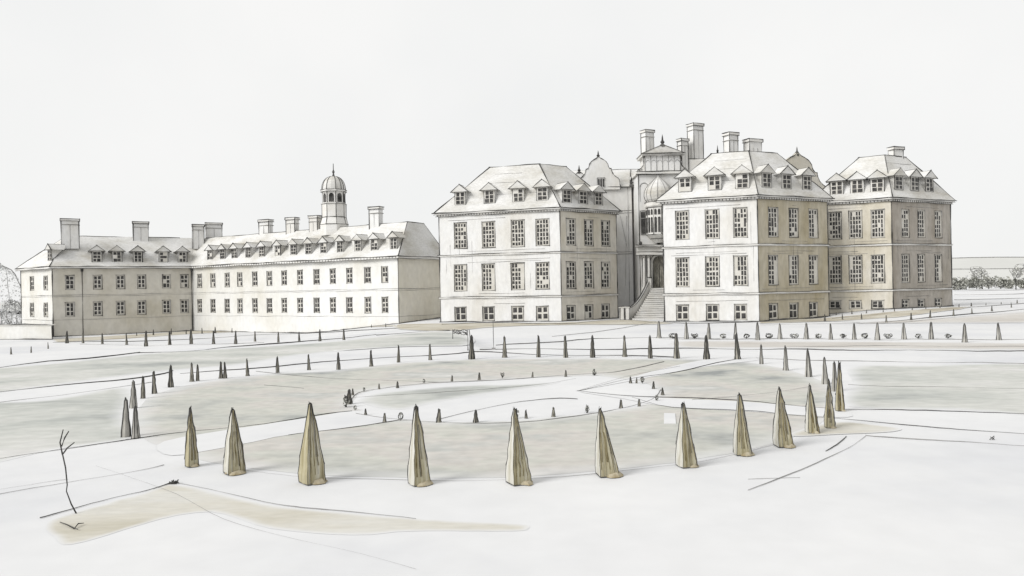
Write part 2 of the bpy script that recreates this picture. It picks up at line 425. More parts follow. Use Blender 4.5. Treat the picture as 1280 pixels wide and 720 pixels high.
EZ = 13.25
ROWS = ((8.87, 12.0), (3.78, 6.95), (.16, 1.84))
def pavilion(name, label, plan, tops, zt, wins, dorms, stone, seeds, bz=0.0):
    """plan: left, near corner, right, back (CCW); tops: the four points of the flat roof top"""
    c = ((plan[0][0]+plan[2][0])/2, (plan[0][1]+plan[2][1])/2)
    root = thing(name, label, 'house', (c[0], c[1], bz))
    px = plan[1][1] / F
    w = MB(); allops = []
    for fi in range(4):
        P0, P1 = plan[fi], plan[(fi+1) % 4]
        d, L = d2(P0, P1); ops = []
        if fi < 2:
            for ri, (za, zb) in enumerate(ROWS):
                for wi, pxx in enumerate(wins[fi]):
                    u = px_on(P0, P1, pxx, 290 + 50*ri)
                    ww = wins[2 + fi] * (1.0 if ri < 2 else .92)
                    za2 = max(za, bz + .12)
                    ops.append((u - ww/2, u + ww/2, za2, zb, ri, wi))
        wall(w, P0, P1, -1.2, EZ, [o[:4] for o in ops], stone if fi in (1, 2) else ('shade_stone_a' if stone == 'shade_stone_c' and fi == 0 else 'stone'))  # right, back and the grey one's left: shade painted into the stone
        for o in ops: allops.append((P0, P1, o))
    q = offset(plan, .02)
    for k in range(3):
        w.ink((*q[k], terr(*q[k]) - .1), (*q[k], EZ - .4), 1.25, .4)
    for k in range(2):
        a, b = (*q[k], terr(*q[k]) + .04), (*q[k+1], terr(*q[k+1]) + .04)
        w.ink(a, b, 1.8, .7, 2)
    # faint pencilled joints and streaks
    for fi in range(2):
        P0, P1 = q[fi], q[fi+1]
        for z in (12.3, 7.4, 7.15, 3.4, 2.2, 8.5):
            t0 = random.uniform(0, .5); t1 = random.uniform(.55, 1)
            w.ink((*lerp(P0, P1, t0), z), (*lerp(P0, P1, t1), z + random.uniform(-.05, .05)), .35, .5, m='soft')
        for k in range(5):
            t = random.uniform(.04, .96); z = random.uniform(2, 9)
            w.ink((*lerp(P0, P1, t), z), (*lerp(P0, P1, t), z + random.uniform(1.5, 4)), .22, .4, m='soft')
    w.build('wall', root)
    for (P0, P1, o) in allops:
        ri = o[4]
        cols, rows = ((4, 6) if ri < 2 else (2, 2))
        var = random.randrange(10)
        if P0 is plan[1] and ri < 2: cols = 3
        put_window(root, P0, P1, (o[0]+o[1])/2, o[2], o[1]-o[0], o[3]-o[2], cols, rows, var, px)
    for z in (8.05, 2.95):
        sc = MB()
        ring(sc, plan, -.05, .08, z - .09, z + .09, 'trim')
        qq = offset(plan, .10)
        for k in range(2):
            sc.ink((*qq[k], z+.09), (*qq[k+1], z+.09), .85, .5, 1)
            sc.ink((*qq[k], z-.1), (*qq[k+1], z-.1), .45, .5, m='soft')
        sc.build('string_course', root)
    co = MB()
    ring(co, plan, -.05, .14, EZ - .42, EZ - .2, 'trim'); ring(co, plan, -.05, .26, EZ - .2, EZ, 'trim')
    q1, q2 = offset(plan, .16), offset(plan, .28)
    for k in range(2):
        co.ink((*q2[k], EZ - .02), (*q2[k+1], EZ - .02), 1.35, .5, 3)
        co.ink((*q1[k], EZ - .43), (*q1[k+1], EZ - .43), .8, .5, 1)
        co.ink((*q2[k], EZ - .22), (*q2[k+1], EZ - .22), .6, .4, 1)
        d, L = d2(q1[k], q1[k+1])
        u = .2
        while u < L - .1:
            p = (q1[k][0]+d[0]*u, q1[k][1]+d[1]*u)
            co.tube([(*p, EZ-.41), (*p, EZ-.22)], .03, 'ink'); u += .36  # dark ticks drawn as the shadow gaps between dentils
    co.build('cornice', root)
    ro = MB(); E = offset(plan, .29)
    for k in range(4):
        j = (k+1) % 4
        ro.face([(*E[k], EZ+.004), (*E[j], EZ+.004), (*tops[j], zt), (*tops[k], zt)], 'roof')
    ro.face([(*t, zt) for t in tops], 'roof'); ro.face([(*e, EZ+.004) for e in reversed(E)], 'roof')
    for k in range(3): ro.ink((*E[k], EZ+.02), (*tops[k], zt), 1.25, .5, .5)
    for k in range(2): ro.ink((*tops[k], zt), (*tops[k+1], zt), 1.1, .5, 1.5)
    for fi in range(2):
        for t in (.35, .62, .82):
            a, b = lerp((*E[fi], EZ), (*tops[fi], zt), t), lerp((*E[fi+1], EZ), (*tops[fi+1], zt), t)
            s0 = random.uniform(.02, .4); s1 = random.uniform(.6, .98)
            ro.ink(lerp(a, b, s0), lerp(a, b, s1), .3, .5, m='soft')
    ro.build('roof', root)
    for fi in range(2):
        E0, E1 = E[fi], E[fi+1]
        d, L = d2(E0, E1); n = (d[1], -d[0])
        mid = lerp(tops[fi], tops[fi+1], .5)
        run = -((mid[0]-E0[0])*n[0] + (mid[1]-E0[1])*n[1])
        k = (zt - EZ) / run
        for i, pxx in enumerate(dorms[fi]):
            u = px_on(E0, E1, pxx, 250)
            dormer(root, E0, E1, EZ, k, u, 1.4, 1.62, .42, px, var=seeds + fi*10 + i)
    return root

def para(l, c, r): return [l, c, r, (l[0]+r[0]-c[0], l[1]+r[1]-c[1])]
def toward(p, c, s): return (p[0] + (c[0]-p[0])*s, p[1] + (c[1]-p[1])*s)
def cen(pl): return ((pl[0][0]+pl[2][0])/2, (pl[0][1]+pl[2][1])/2)
def col(px, py, d): p = at_d(px, py, d); return (p[0], p[1])

# central pavilion
PA = para(col(550, 335, 90.3), col(701, 335, 86), col(771, 335, 91.5))
cA = cen(PA); TA = [toward(PA[i], cA, s) for i, s in enumerate((.58, .60, .56, .58))]
A = pavilion('pavilion', 'white pavilion with hipped roof and four windows across, standing left of the curved staircase', PA, TA, 18.8,
             ((575.5, 610.5, 647, 678), (713.8, 736, 757), 1.62, 1.45), ((573.8, 610.5, 646.6, 677), (711.4, 732, 751)), 'shade_stone_a', 100)
PB = para(col(830, 335, 81), col(948, 335, 77.6), col(1035, 335, 82.2))
cB = cen(PB); TB = [toward(PB[i], cB, s) for i, s in enumerate((.60, .62, .60, .58))]
B = pavilion('pavilion', 'ochre-shaded pavilion with two chimneys on its hipped roof, right of the onion dome', PB, TB, 18.3,
             ((853, 890.5, 925.7), (966.7, 992.2, 1016.9), 1.42, 1.35), ((856, 893.3, 928), (962.5, 987, 1013)), 'shade_stone_b', 200)
PC = para(col(1018, 335, 86), col(1115.5, 335, 82.5), col(1189, 335, 87))
cC = cen(PC); TC = [toward(PC[i], cC, s) for i, s in enumerate((.68, .60, .64, .58))]
Cc = pavilion('pavilion', 'grey-shaded stone pavilion with one chimney, at the far right end of the house', PC, TC, 18.4,
              ((1044, 1069.5, 1097.3), (1132, 1151.8, 1173), 1.35, 1.25), ((1046, 1071.5, 1097), (1128, 1147.8, 1166)), 'shade_stone_c', 300, .8)

def chim_px(root, x0, x1, ytop, ybot, d, dep, rz=.35, shafts=1, m='stone', sink=.8):
    a = at_d(x0, ytop, d); b = at_d(x1, ytop, d); z0 = at_d((x0+x1)/2, ybot, d)[2] - sink
    wpx = b[0]-a[0]
    c, s = abs(cos(rz)), abs(sin(rz))
    w = max(.5, (wpx - dep*s) / c)
    return chimney(root, (a[0]+b[0])/2, d, w - .2, dep, z0, a[2], rz, shafts, m)
chim_px(B, 904, 922.5, 166.5, 191, 82, .9, .45, 1, 'stone')
chim_px(B, 929, 952.5, 175, 190, 82.6, .9, .40, 2, 'stone')
finial(B, *at_d(897, 191, 81.6), .9, .12)
chim_px(Cc, 1110, 1129, 184.5, 196, 86.5, .8, .35, 1, 'stone')

# ------------------------------------------------------------------ long two-storey wing
WE, WZ = 8.45, 13.2
Pc = col(498, 360, 96.5)                     # near right corner
Pi = col(241, 372, 119)                      # inner corner
Pl = col(66, 380, 109)                       # near left corner
Pf = col(27, 380, 115.5)                     # far left corner
da, La = d2(Pc, Pi); db = (-da[1], da[0])
if db[1] < 0: db = (-db[0], -db[1])
P2 = lambda a, b: (Pc[0]+da[0]*a+db[0]*b, Pc[1]+da[1]*a+db[1]*b)
wing = thing('country_house_wing', 'long low two-storey wing with many dormers and a domed cupola, far left', 'house', (Pc[0]-20, Pc[1]+12, -1.6))
sec2 = [P2(La+5.5, 0), P2(0, 0), P2(0, 10), P2(La+5.5, 10)]
ds, Ls = d2(Pl, Pi)
sk = (Pf[0]-Pl[0], Pf[1]-Pl[1])
P1 = lambda a, t: (Pl[0]+ds[0]*a+sk[0]*t, Pl[1]+ds[1]*a+sk[1]*t)
sec1 = [Pf, Pl, P1(Ls+4, 0), P1(Ls+4, 1)]
wx2 = (249.8, 266.6, 284.3, 300.2, 318.9, 337.2, 355.5, 375.4, 396.2, 416.3, 437.1, 460, 481.4)
wx1 = (87.5, 122.2, 150.8, 177.2, 208.3, 230.6)
wxl = (40.3, 57.5)
def wing_walls(plan, faces, vis):
    w = MB(); todo = []
    for fi in range(4):
        P0, Q = plan[fi], plan[(fi+1) % 4]
        ops = []
        for (pxx, ww) in faces.get(fi, ()):
            for (za, zb) in ((5.05, 7.15), (1.05, 3.15)):
                u = px_on(P0, Q, pxx, 365 if zb > 5 else 390)
                ops.append((u-ww/2, u+ww/2, za, zb)); todo.append((P0, Q, u, za, ww, zb-za))
        wall(w, P0, Q, -4, WE, ops, ('shade_stone_d' if plan is sec1 else 'shade_stone_e') if fi == 1 else 'stone_w')  # right-facing walls take stone with shade mixed into its tone
    w_in = offset(plan, .02)
    for k in vis[0]: w.ink((*w_in[k], terr(*w_in[k])-.1), (*w_in[k], WE-.2), 1.15, .4)
    for k in vis[1]:
        a, b = w_in[k], w_in[(k+1) % 4]
        if plan is sec2 and k == 0: a = Pi
        if plan is sec1 and k == 1: b = Pi
        for z, ww, mm in ((4.2, .5, 'soft'), (4.0, .35, 'soft'), (.55, .4, 'soft')):
            w.ink((*a, z), (*b, z), ww, .5, m=mm)
        n = 8
        for i in range(n):
            p, q2 = lerp(a, b, i/n), lerp(a, b, (i+1)/n)
            w.ink((*p, terr(*p)+.05), (*q2, terr(*q2)+.05), 1.3, .6)
    w.build('wall', wing)
    for (P0, Q, u, za, ww, h) in todo: put_window(wing, P0, Q, u, za, ww, h, 2, 3, random.choice((0, 2, 4, 5, 1)), .113)
wing_walls(sec2, {0: [(x, 1.08) for x in wx2]}, ((1, 2), (0, 1)))
wing_walls(sec1, {1: [(x, 1.16) for x in wx1], 0: [(x, 1.3) for x in wxl]}, ((0, 1), (0, 1)))
for pl, vis in ((sec2, (0, 1)), (sec1, (0, 1))):
    co = MB(); ring(co, pl, -.05, .45, WE-.3, WE, 'trim'); q = offset(pl, .47)
    for k in vis:
        a, b = q[k], q[k+1]
        if pl is sec2 and k == 0: a = lerp(q[1], q[0], La/(La+5.5))
        if pl is sec1 and k == 1: b = lerp(q[1], q[2], Ls/(Ls+4))
        co.ink((*a, WE), (*b, WE), 1.15, .5, 2); co.ink((*a, WE-.31), (*b, WE-.31), .75, .5, 1)
        d, L = d2(a, b); u = .3
        while u < L - .2 and pl is sec2 and k == 0:
            p = (a[0]+d[0]*u, a[1]+d[1]*u); co.tube([(*p, WE-.28), (*p, WE-.08)], .03, 'ink'); u += .55  # shadow gaps under the wing cornice, drawn as ink ticks
    co.build('cornice', wing)
# roofs
r2 = MB(); E2 = offset(sec2, .5)
t2 = [P2(La+5.0, 3.4), P2(1.1, 3.4), P2(1.1, 6.9), P2(La+5.0, 6.9)]
for k in range(4):
    j = (k+1) % 4; r2.face([(*E2[k], WE+.004), (*E2[j], WE+.004), (*t2[j], WZ), (*t2[k], WZ)], 'roof')
r2.face([(*t, WZ) for t in t2], 'roof'); r2.face([(*e, WE+.004) for e in reversed(E2)], 'roof')
r2.ink((*E2[1], WE), (*t2[1], WZ), 1.1); r2.ink((*t2[1], WZ), (*P2(La+1, 3.4), WZ), 1.0, .5, 1); r2.ink((*t2[1], WZ), (*t2[2], WZ), 1.0, .4, 1)
r2.ink((*E2[2], WE), (*t2[2], WZ), 1.0)
r2.build('roof', wing)
r1 = MB(); E1 = offset(sec1, .5); zr1 = 13.35
g0 = P1(4.0, .5); g1 = P1(Ls+3.5, .5)
e = [(*q, WE+.006) for q in E1]; G0, G1 = (*g0, zr1), (*g1, zr1)
r1.face([e[0], e[1], G0], 'roof'); r1.face([e[1], e[2], G1, G0], 'roof'); r1.face([e[2], e[3], G1], 'roof'); r1.face([e[3], e[0], G0, G1], 'roof')
r1.face(list(reversed(e)), 'roof')
for a, b in ((e[0], G0), (e[1], G0)): r1.ink(a, b, 1.15, .5, 1)
r1.ink(G0, lerp(G0, G1, .86), 1.0, .5, 1)
r1.build('roof', wing)
k2 = (WZ - WE) / (3.4 + .5)
for i, x in enumerate((256.8, 272.7, 287.4, 304.8, 321.9, 341.8, 361.6, 380.6, 399.5, 420.3, 442.3, 463.1, 487)):
    dormer(wing, E2[0], E2[1], WE, k2, px_on(E2[0], E2[1], x, 305), 1.2, 1.55, .8, .113, .42, 400+i)
dd, LL = d2(E1[1], E1[2]); nn = (dd[1], -dd[0])
k1 = (zr1 - WE) / -((g0[0]-E1[1][0])*nn[0] + (g0[1]-E1[1][1])*nn[1])
for i, x in enumerate((121.4, 146.7, 172.8, 205, 229)):
    dormer(wing, E1[1], E1[2], WE, k1, px_on(E1[1], E1[2], x, 318), 1.3, 1.75, .8, .12, .45, 430+i)
dd, LL = d2(E1[0], E1[1]); nn = (dd[1], -dd[0])
kl = (zr1 - WE) / -((g0[0]-E1[0][0])*nn[0] + (g0[1]-E1[0][1])*nn[1])
dormer(wing, E1[0], E1[1], WE, kl, px_on(E1[0], E1[1], 55, 318), 1.3, 1.7, .8, .12, .45, 440)
# stacks standing on the ridges
for (x0, x1, y0, y1, d) in ((76.4, 98.6, 274, 301, 112.5), (165.8, 185.5, 277.5, 301, 119.5), (239.5, 255.5, 281, 302, 121.5), (256.5, 277.5, 279, 300, 123.5)):
    chim_px(wing, x0, x1, y0, y1, d, 1.0, .5, 1, 'stone', 1.2)
for (x0, x1, y0, y1, d) in ((323, 341.5, 275, 289.5, 115.5), (357, 374, 272.4, 286.5, 112), (386, 402, 270, 284, 109.5), (460.7, 479, 259, 282, 103)):
    chim_px(wing, x0, x1, y0, y1, d, 1.0, -.4, 1, 'stone', 1.2)
for px_, p in ((103.3, px_on(Pl, Pi, 103.3, 380)),):
    q = (Pl[0]+ds[0]*p+.08*ds[1], Pl[1]+ds[1]*p-.08*ds[0])
    mb = MB(); mb.ink((*q, -2.1), (*q, WE-.3), .8, .3); mb.obox((q[0]-.13, q[1]-.13), (.26, 0), (0, .26), WE-.75, WE-.34, 'ink'); mb.build('drainpipe', wing)
q = (Pi[0]-.02, Pi[1]-.22)
mb = MB(); mb.ink((*q, -1.95), (*q, WE-.3), 1.25, .3); mb.obox((q[0]-.15, q[1]-.13), (.3, 0), (0, .26), WE-.75, WE-.34, 'ink'); mb.build('drainpipe', wing)
# cupola
cp = at_d(418, 282, 108); ccx, ccy = cp[0], cp[1]; px = ccy / F
zz = lambda y: at_d(418, y, ccy)[2]
cu = MB(); r8 = pi/8
def octa(r, z): return [(ccx + r*cos(r8 + k*pi/4), ccy + r*sin(r8 + k*pi/4), z) for k in range(8)]
lathe(cu, (ccx, ccy), [(2.0, zz(282)-1.5), (2.0, zz(281)), (1.72, zz(272)), (1.72, zz(256)), (1.8, zz(256)), (1.8, zz(254.5)), (1.62, zz(254.5)), (1.62, zz(241)), (1.85, zz(240)), (1.85, zz(238)), (1.5, zz(238))], 'trim', 8, r8)
vis = [k for k in range(8) if sin(r8 + k*pi/4) < .45]
for za, zb, ra, rb in ((281, 272, 2.02, 1.74), (272, 255, 1.74, 1.74), (255, 240, 1.64, 1.64)):
    a, b = octa(ra, zz(za)), octa(rb, zz(zb))
    for k in vis: cu.ink(a[k], b[k], .9, .3)
for y, r, w_ in ((281, 2.02, .9), (272, 1.75, .9), (255.5, 1.83, .8), (240.5, 1.88, .8), (238, 1.88, 1.1)):
    cu.poly(octa(r, zz(y)), w_, closed=True, px=px, wob=.2)
cupola = cu.build('cupola', wing)
dm = MB(); pr = []
for k in range(9):
    t = k/8*pi/2*.96; pr.append((1.72*cos(t)**.8, zz(238) + (zz(220.5)-zz(238))*sin(t)))
pr.append((.0, zz(219.5)))
lathe(dm, (ccx, ccy), pr, 'roof', 16, 0, True)
for k in range(8):
    a = r8 + k*pi/4
    dm.tube([(ccx+(r+.02)*cos(a), ccy+(r+.02)*sin(a), z) for r, z in pr], .05, 'ink')
for s in (0, pi, -pi/2 - .9, -pi/2 + .9):
    dm.tube([(ccx+(r+.02)*cos(s), ccy+(r+.02)*sin(s), z) for r, z in pr], .045, 'ink')
lathe(dm, (ccx, ccy), [(.22, zz(221)), (.1, zz(217)), (.2, zz(215)), (.06, zz(212)), (.05, zz(205)), (0, zz(204))], 'ink', 6)
link('dome', dm.build('dome', mesh_only=True, origin=tuple(wing['_o'])), cupola)
for k in range(8):
    a = pi/4*k + pi/4
    if sin(a) > .5: continue
    o = MB(); n = (cos(a), sin(a)); t = (-n[1], n[0]); ap = 1.62*cos(r8) + .02
    P = lambda x, z: (ccx+n[0]*ap+t[0]*x, ccy+n[1]*ap+t[1]*x, z)
    zb_, zt_ = zz(253.5), zz(246); hw = .36
    prof = [P(-hw, zb_), P(hw, zb_), P(hw, zt_)] + [P(hw*cos(i*pi/6), zt_ + .4*sin(i*pi/6)) for i in range(1, 6)] + [P(-hw, zt_)]
    o.extr(prof, (n[0]*.03, n[1]*.03, 0), 'ink')
    link('arched_opening', o.build('arched_opening', mesh_only=True, origin=tuple(wing['_o'])), cupola)

# ------------------------------------------------------------------ great hall behind
hall = thing('great_hall', 'tall hall range with a curved gable and three tall chimneys, between the two front pavilions', 'house', (12, 99, 0))
HY = 95.5
hw_ = MB()
hp = [(0, HY), (15.6, HY), (15.6, HY+1.2), (24.6, HY+1.2), (24.6, 104), (0, 104)]
HE = 16.7
for k in range(6):
    P0, Q = hp[k], hp[(k+1) % 6]
    wall(hw_, P0, Q, -.8, HE, [], 'stone')
for z in (13.7, 13.4, 8.35, 8.1):
    hw_.ink((3, HY-.03, z), (15.6, HY-.03, z), .7, .5)
hw_.ink((15.1, HY-.05, 0), (15.1, HY-.05, HE), .5, .4, m='soft')
hw_.ink((13.9, HY-.05, HE), (15.6, HY-.05, HE), 1.0, .4)
hw_.ink((14.1, HY-.03, 13), (15.0, HY-.03, 8.5), .35, .5, m='soft'); hw_.ink((14.6, HY-.03, 4), (14.9, HY-.03, 13), .35, .4, m='soft')
hw_.build('wall', hall)
hr = MB(); rz_ = 19.6
for (a, b, c_, d_) in (((-.3, HY-.3, HE), (24.9, HY-.3, HE), (22.6, 99.6, rz_), (-.3, 99.6, rz_)), ((24.9, 104.3, HE), (-.3, 104.3, HE), (-.3, 99.6, rz_), (22.6, 99.6, rz_))):
    hr.face([a, b, c_, d_], 'roof')
hr.face([(24.9, HY-.3, HE), (24.9, 104.3, HE), (22.6, 99.6, rz_)], 'roof'); hr.face([(-.3, 104.3, HE), (-.3, HY-.3, HE), (-.3, 99.6, rz_)], 'roof')
hr.face([(-.3, HY-.3, HE), (-.3, 104.3, HE), (24.9, 104.3, HE), (24.9, HY-.3, HE)], 'roof')
hr.ink((0, 99.6, rz_), (22.6, 99.6, rz_), 1.0, .6, 1); hr.ink((12, HY-.32, HE), (15.6, HY-.32, HE), .9, .5)
hr.ink((15.4, HY, HE+.3), (16.2, 99.5, rz_), .8, .4)
hr.build('roof', hall)
def curly(mb, half, z0, top, y, th, cx, m, px, both=True):
    """shaped gable outline: steps, hollows and a round head"""
    H = top - z0
    rp = [(1.0, 0), (1.0, .12), (.97, .15), (.95, .30), (.88, .36), (.77, .41), (.67, .48), (.61, .57), (.59, .65), (.51, .66), (.46, .71), (.43, .80), (.34, .885), (.22, .94), (.10, .98), (0, 1.05)]
    right = [(cx + half*a, y, z0 + H*b) for a, b in rp]
    left = [(cx - half*a, y, z0 + H*b) for a, b in reversed(rp[:-1])]
    prof = right + left
    mb.extr(prof, (0, th, 0), m)
    for k in range(len(prof)-1): mb.ink(vadd(prof[k], (0, -.02, 0)), vadd(prof[k+1], (0, -.02, 0)), 1.15, .2, .2, px=px)
    for k in range(len(prof)-1): mb.ink(vadd(prof[k], (0, th, 0)), vadd(prof[k+1], (0, th, 0)), .6, .2, .2, 'soft', px=px)
    return prof
g = MB(); curly(g, 2.75, HE - .3, 20.5, HY - .35, .45, 11.4, 'stone', HY/F)
gab = g.build('curved_gable', hall)
wn = MB()
for i in range(3):
    x = 11.28 + i*.30
    wn.obox((x, HY-.40), (.2, 0), (0, .06), 16.75, 17.75, 'glass')
wn.poly([(11.18, HY-.42, 16.65), (12.18, HY-.42, 16.65), (12.18, HY-.42, 17.9), (11.18, HY-.42, 17.9)], .5, closed=True)
link('window', wn.build('window', mesh_only=True, origin=tuple(hall['_o'])), gab)
finial(hall, 11.4, HY-.1, 20.55, .95, .2)
# pinnacle on the left shoulder with its own small shaped parapet
g = MB(); curly(g, 1.3, HE+.5, 19.0, 97.2, .4, 9.1, 'stone', HY/F); g.build('curved_gable', hall)
finial(hall, 9.1, 97.4, 19.05, .95, .2)
finial(hall, 15.6, HY-.1, HE+.25, 1.2, .22)
chim_px(hall, 800.5, 817.5, 163.5, 215, 98.5, 1.0, .5, 1, 'stone', 1.0)
chim_px(hall, 846, 860.5, 174, 222, 98, .8, .5, 1, 'stone', 1.0)
chim_px(hall, 858.5, 879, 155.5, 215, 99, 1.2, .5, 1, 'stone', 2.0)
p = at_d(869, 200, 99); mb = MB()
bp = mb.obox((p[0]-1.15, p[1]-1.0), (2.3, 0), (0, 2.0), 15.5, p[2], 'trim')
mb.poly([(*q_, p[2]) for q_ in bp], .8, closed=True, px=.105); mb.ink((*bp[0], 17), (*bp[0], p[2]), .8); mb.ink((*bp[1], 17), (*bp[1], p[2]), .8)
mb.build('chimney_base', hall)

# ------------------------------------------------------------------ porch tower with onion-domed oriel
porch = thing('porch_tower', 'entrance tower with scrolled attic, onion-domed oriel and arched doorway at the head of the stairs', 'tower', (18.4, 93.5, 0))
PY = 92.0; px = PY / F
X0, X1, PT = 15.9, 21.6, 17.75
w = MB()
sill, spring = 3.67, 6.75
dcx, dhw = 18.35, .82
wall(w, (X0, PY), (X1, PY), -.6, PT, [(dcx-dhw-X0, dcx+dhw-X0, sill, spring + dhw)], 'stone', .45)
for a, b in (((X1, PY), (X1, 97)), ((X1, 97), (X0, 97)), ((X0, 97), (X0, PY))): wall(w, a, b, -.6, PT, [], 'stone')
# spandrels of the arch
for s in (-1, 1):
    arc = [(dcx + s*dhw*cos(t*pi/16), PY+.002, spring + dhw*sin(t*pi/16)) for t in range(9)]
    w.extr([(dcx + s*dhw, PY+.002, spring + dhw)] + arc, (0, .4, 0), 'stone')
w.face([(X0, PY, PT), (X1, PY, PT), (X1, 97, PT), (X0, 97, PT)], 'trim')
arc = [(dcx + dhw*cos(t*pi/12), PY-.03, spring + dhw*sin(t*pi/12)) for t in range(13)]
w.poly([(dcx+dhw, PY-.03, sill)] + arc + [(dcx-dhw, PY-.03, sill)], .9, px=px, wob=.2)
arc2 = [(dcx + 1.18*cos(t*pi/12), PY-.03, spring + 1.18*sin(t*pi/12)) for t in range(13)]
w.poly(arc2, .7, px=px, wob=.2)
w.ink((X0, PY-.03, 0), (X0, PY-.03, PT), 1.0, .4); w.ink((X0, PY-.03, PT), (X1, PY-.03, PT), .9)
for s in (-1, 1):      # blind arches in the top storey
    cx_ = 18.75 + s*2.15
    a3 = [(cx_ + .5*cos(t*pi/8), PY-.03, 16.2 + .5*sin(t*pi/8)) for t in range(9)]
    w.poly([(cx_+.5, PY-.03, 14.4)] + a3 + [(cx_-.5, PY-.03, 14.4)], .6, px=px, wob=.2)
w.build('wall', porch)
do = MB(); do.obox((dcx-dhw, PY+.34), (2*dhw, 0), (0, .08), sill, spring+dhw, 'yew_dark')
do.ink((dcx, PY+.32, sill), (dcx, PY+.32, spring+dhw-.05), .8, px=px)
for k in range(5): do.ink((dcx-dhw+.2+k*.3, PY+.32, sill+.3), (dcx-dhw+.2+k*.3, PY+.32, spring+.2), .4, m='soft', px=px)
do.build('door', porch)
for x in (16.35, 16.95, 19.75, 20.35):
    c_ = MB(); lathe(c_, (x, PY-.2), [(.27, 3.2), (.27, 3.75), (.2, 3.85), (.18, 7.3), (.26, 7.5), (.26, 7.72)], 'trim', 10)
    c_.ink((x-.21, PY-.3, 3.8), (x-.19, PY-.3, 7.4), .8, .2); c_.ink((x+.21, PY-.3, 3.8), (x+.19, PY-.3, 7.4), .8, .2)
    c_.ink((x-.27, PY-.44, 7.5), (x+.27, PY-.44, 7.5), .8, .2); c_.build('column', porch)
en = MB()
for z0, z1, o in ((7.72, 8.15, .5), (8.15, 8.75, .42), (8.75, 9.0, .7)):
    en.obox((X0-.3-o*.3, PY-o), (X1-X0-.6+o*.6, 0), (0, o-.003), z0, z1, 'trim')
for z, o in ((7.72, .52), (8.15, .52), (8.75, .72), (9.0, .72)): en.ink((X0-.5, PY-o-.02, z), (X1-.6, PY-o-.02, z), .95, .4, 1)
for x in (X0+.05, 18.2, 20.5):
    lathe(en, (x, PY-.45), [(.12, 9.0), (.2, 9.12), (.22, 9.26), (.12, 9.42), (0, 9.46)], 'ink', 8)
en.build('entablature', porch)
# pier under the oriel, side lights
for (x0, x1) in ((16.15, 16.65),):
    s_ = MB(); s_.obox((x0, PY-.06), (x1-x0, 0), (0, .05), 10.4, 13.1, 'glass')
    s_.poly([(x0-.06, PY-.09, 10.3), (x1+.06, PY-.09, 10.3), (x1+.06, PY-.09, 13.25), (x0-.06, PY-.09, 13.25)], .6, closed=True, px=px)
    s_.ink((x0-.06, PY-.09, 12.3), (x1+.06, PY-.09, 12.3), 1.2, .1, 0, 'soft', px)
    s_.build('window', porch)
OX, OY = at_d(823.5, 252, 91.2)[0], 91.4
zo = lambda y: at_d(827.5, y, 90.4)[2]
ori = MB()
lathe(ori, (OX, OY), [(.5, 9.2), (.9, 9.6), (1.45, 10.1), (1.52, 10.25), (1.52, 13.5), (1.66, 13.7), (1.66, zo(252)), (1.4, zo(252)+.02)], 'trim', 10, pi/10)
for k in range(10):
    a = pi/10 + k*pi/5
    if sin(a) < .3: ori.ink((OX+1.54*cos(a), OY+1.54*sin(a), 10.2), (OX+1.54*cos(a), OY+1.54*sin(a), 13.5), .8, .2)
for r, z in ((1.54, 10.2), (1.56, 13.5), (1.69, zo(252)), (1.05, 9.7)):
    ori.poly([(OX+r*cos(pi/10+k*pi/5), OY+r*sin(pi/10+k*pi/5), z) for k in range(10)], .8, closed=True, px=px, wob=.1)
oriel = ori.build('oriel', porch)
for k in range(10):
    a = pi/5*k + pi/5
    if sin(a) > .3: continue
    n = (cos(a), sin(a)); t = (-n[1], n[0]); ap = 1.52*cos(pi/10) + .02
    P = lambda x, z: (OX+n[0]*ap+t[0]*x, OY+n[1]*ap+t[1]*x, z)
    s_ = MB()
    for x in (-.22, .22):
        for za, zb in ((10.45, 12.35), (12.6, 13.3)):
            s_.extr([P(x-.14, za), P(x+.14, za), P(x+.14, zb-.12), P(x, zb), P(x-.14, zb-.12)], (n[0]*.03, n[1]*.03, 0), 'glass')
    link('window', s_.build('window', mesh_only=True, origin=tuple(porch['_o'])), oriel)
on = MB(); zb, zt = zo(252), zo(217)
op = [(1.35, 0), (1.62, .10), (1.75, .24), (1.72, .38), (1.5, .52), (1.12, .66), (.68, .78), (.32, .88), (.12, .95), (0, 1.0)]
opr = [(r, zb + (zt-zb)*t) for r, t in op]
lathe(on, (OX, OY), opr, 'roof', 20, 0, True)
for a in [0, pi] + [-pi/2 + s for s in (-1.15, -.75, -.25, .3, .8, 1.2)]:
    on.tube([(OX+(r+.015)*cos(a), OY+(r+.015)*sin(a), z) for r, z in opr], .05 if a in (0, pi) else .028, 'ink' if a in (0, pi) else 'soft')
on.build('onion_dome', porch)
# attic: colonnaded block, scrolls, pediment
at0 = at_d(806, 218, PY+.4); at1 = at_d(850, 218, PY+.4)
ax0, ax1, az0, az1 = at0[0], at1[0], PT, at_d(828, 194.5, PY)[2]
co = MB(); co.obox((X0-.25, PY-.3), (X1-X0+.5, 0), (0, 5.2), PT+.004, PT+.35, 'trim')
for z in (PT, PT+.35): co.ink((X0-.25, PY-.33, z), (X1+.25, PY-.33, z), 1.0, .4, 1)
co.build('cornice', porch)
ab = MB(); ab.obox((ax0, PY+.2), (ax1-ax0, 0), (0, 3.5), PT+.35, az1, 'stone')
for k in range(7):
    x = ax0 + (ax1-ax0)*k/6
    ab.ink((x, PY+.17, PT+.4), (x, PY+.17, az1), .8 if k in (0, 6) else .55, .3)
for k in range(6):
    x = ax0 + (ax1-ax0)*(k+.5)/6
    a3 = [(x + .24*cos(t*pi/6), PY+.17, az1-.75 + .24*sin(t*pi/6)) for t in range(7)]
    ab.poly(a3, .4, 'soft', px=px, wob=.1)
ab.build('attic', porch)
pe = MB(); zc = az1 + .28; ap_ = at_d(827, 181, PY)[2]
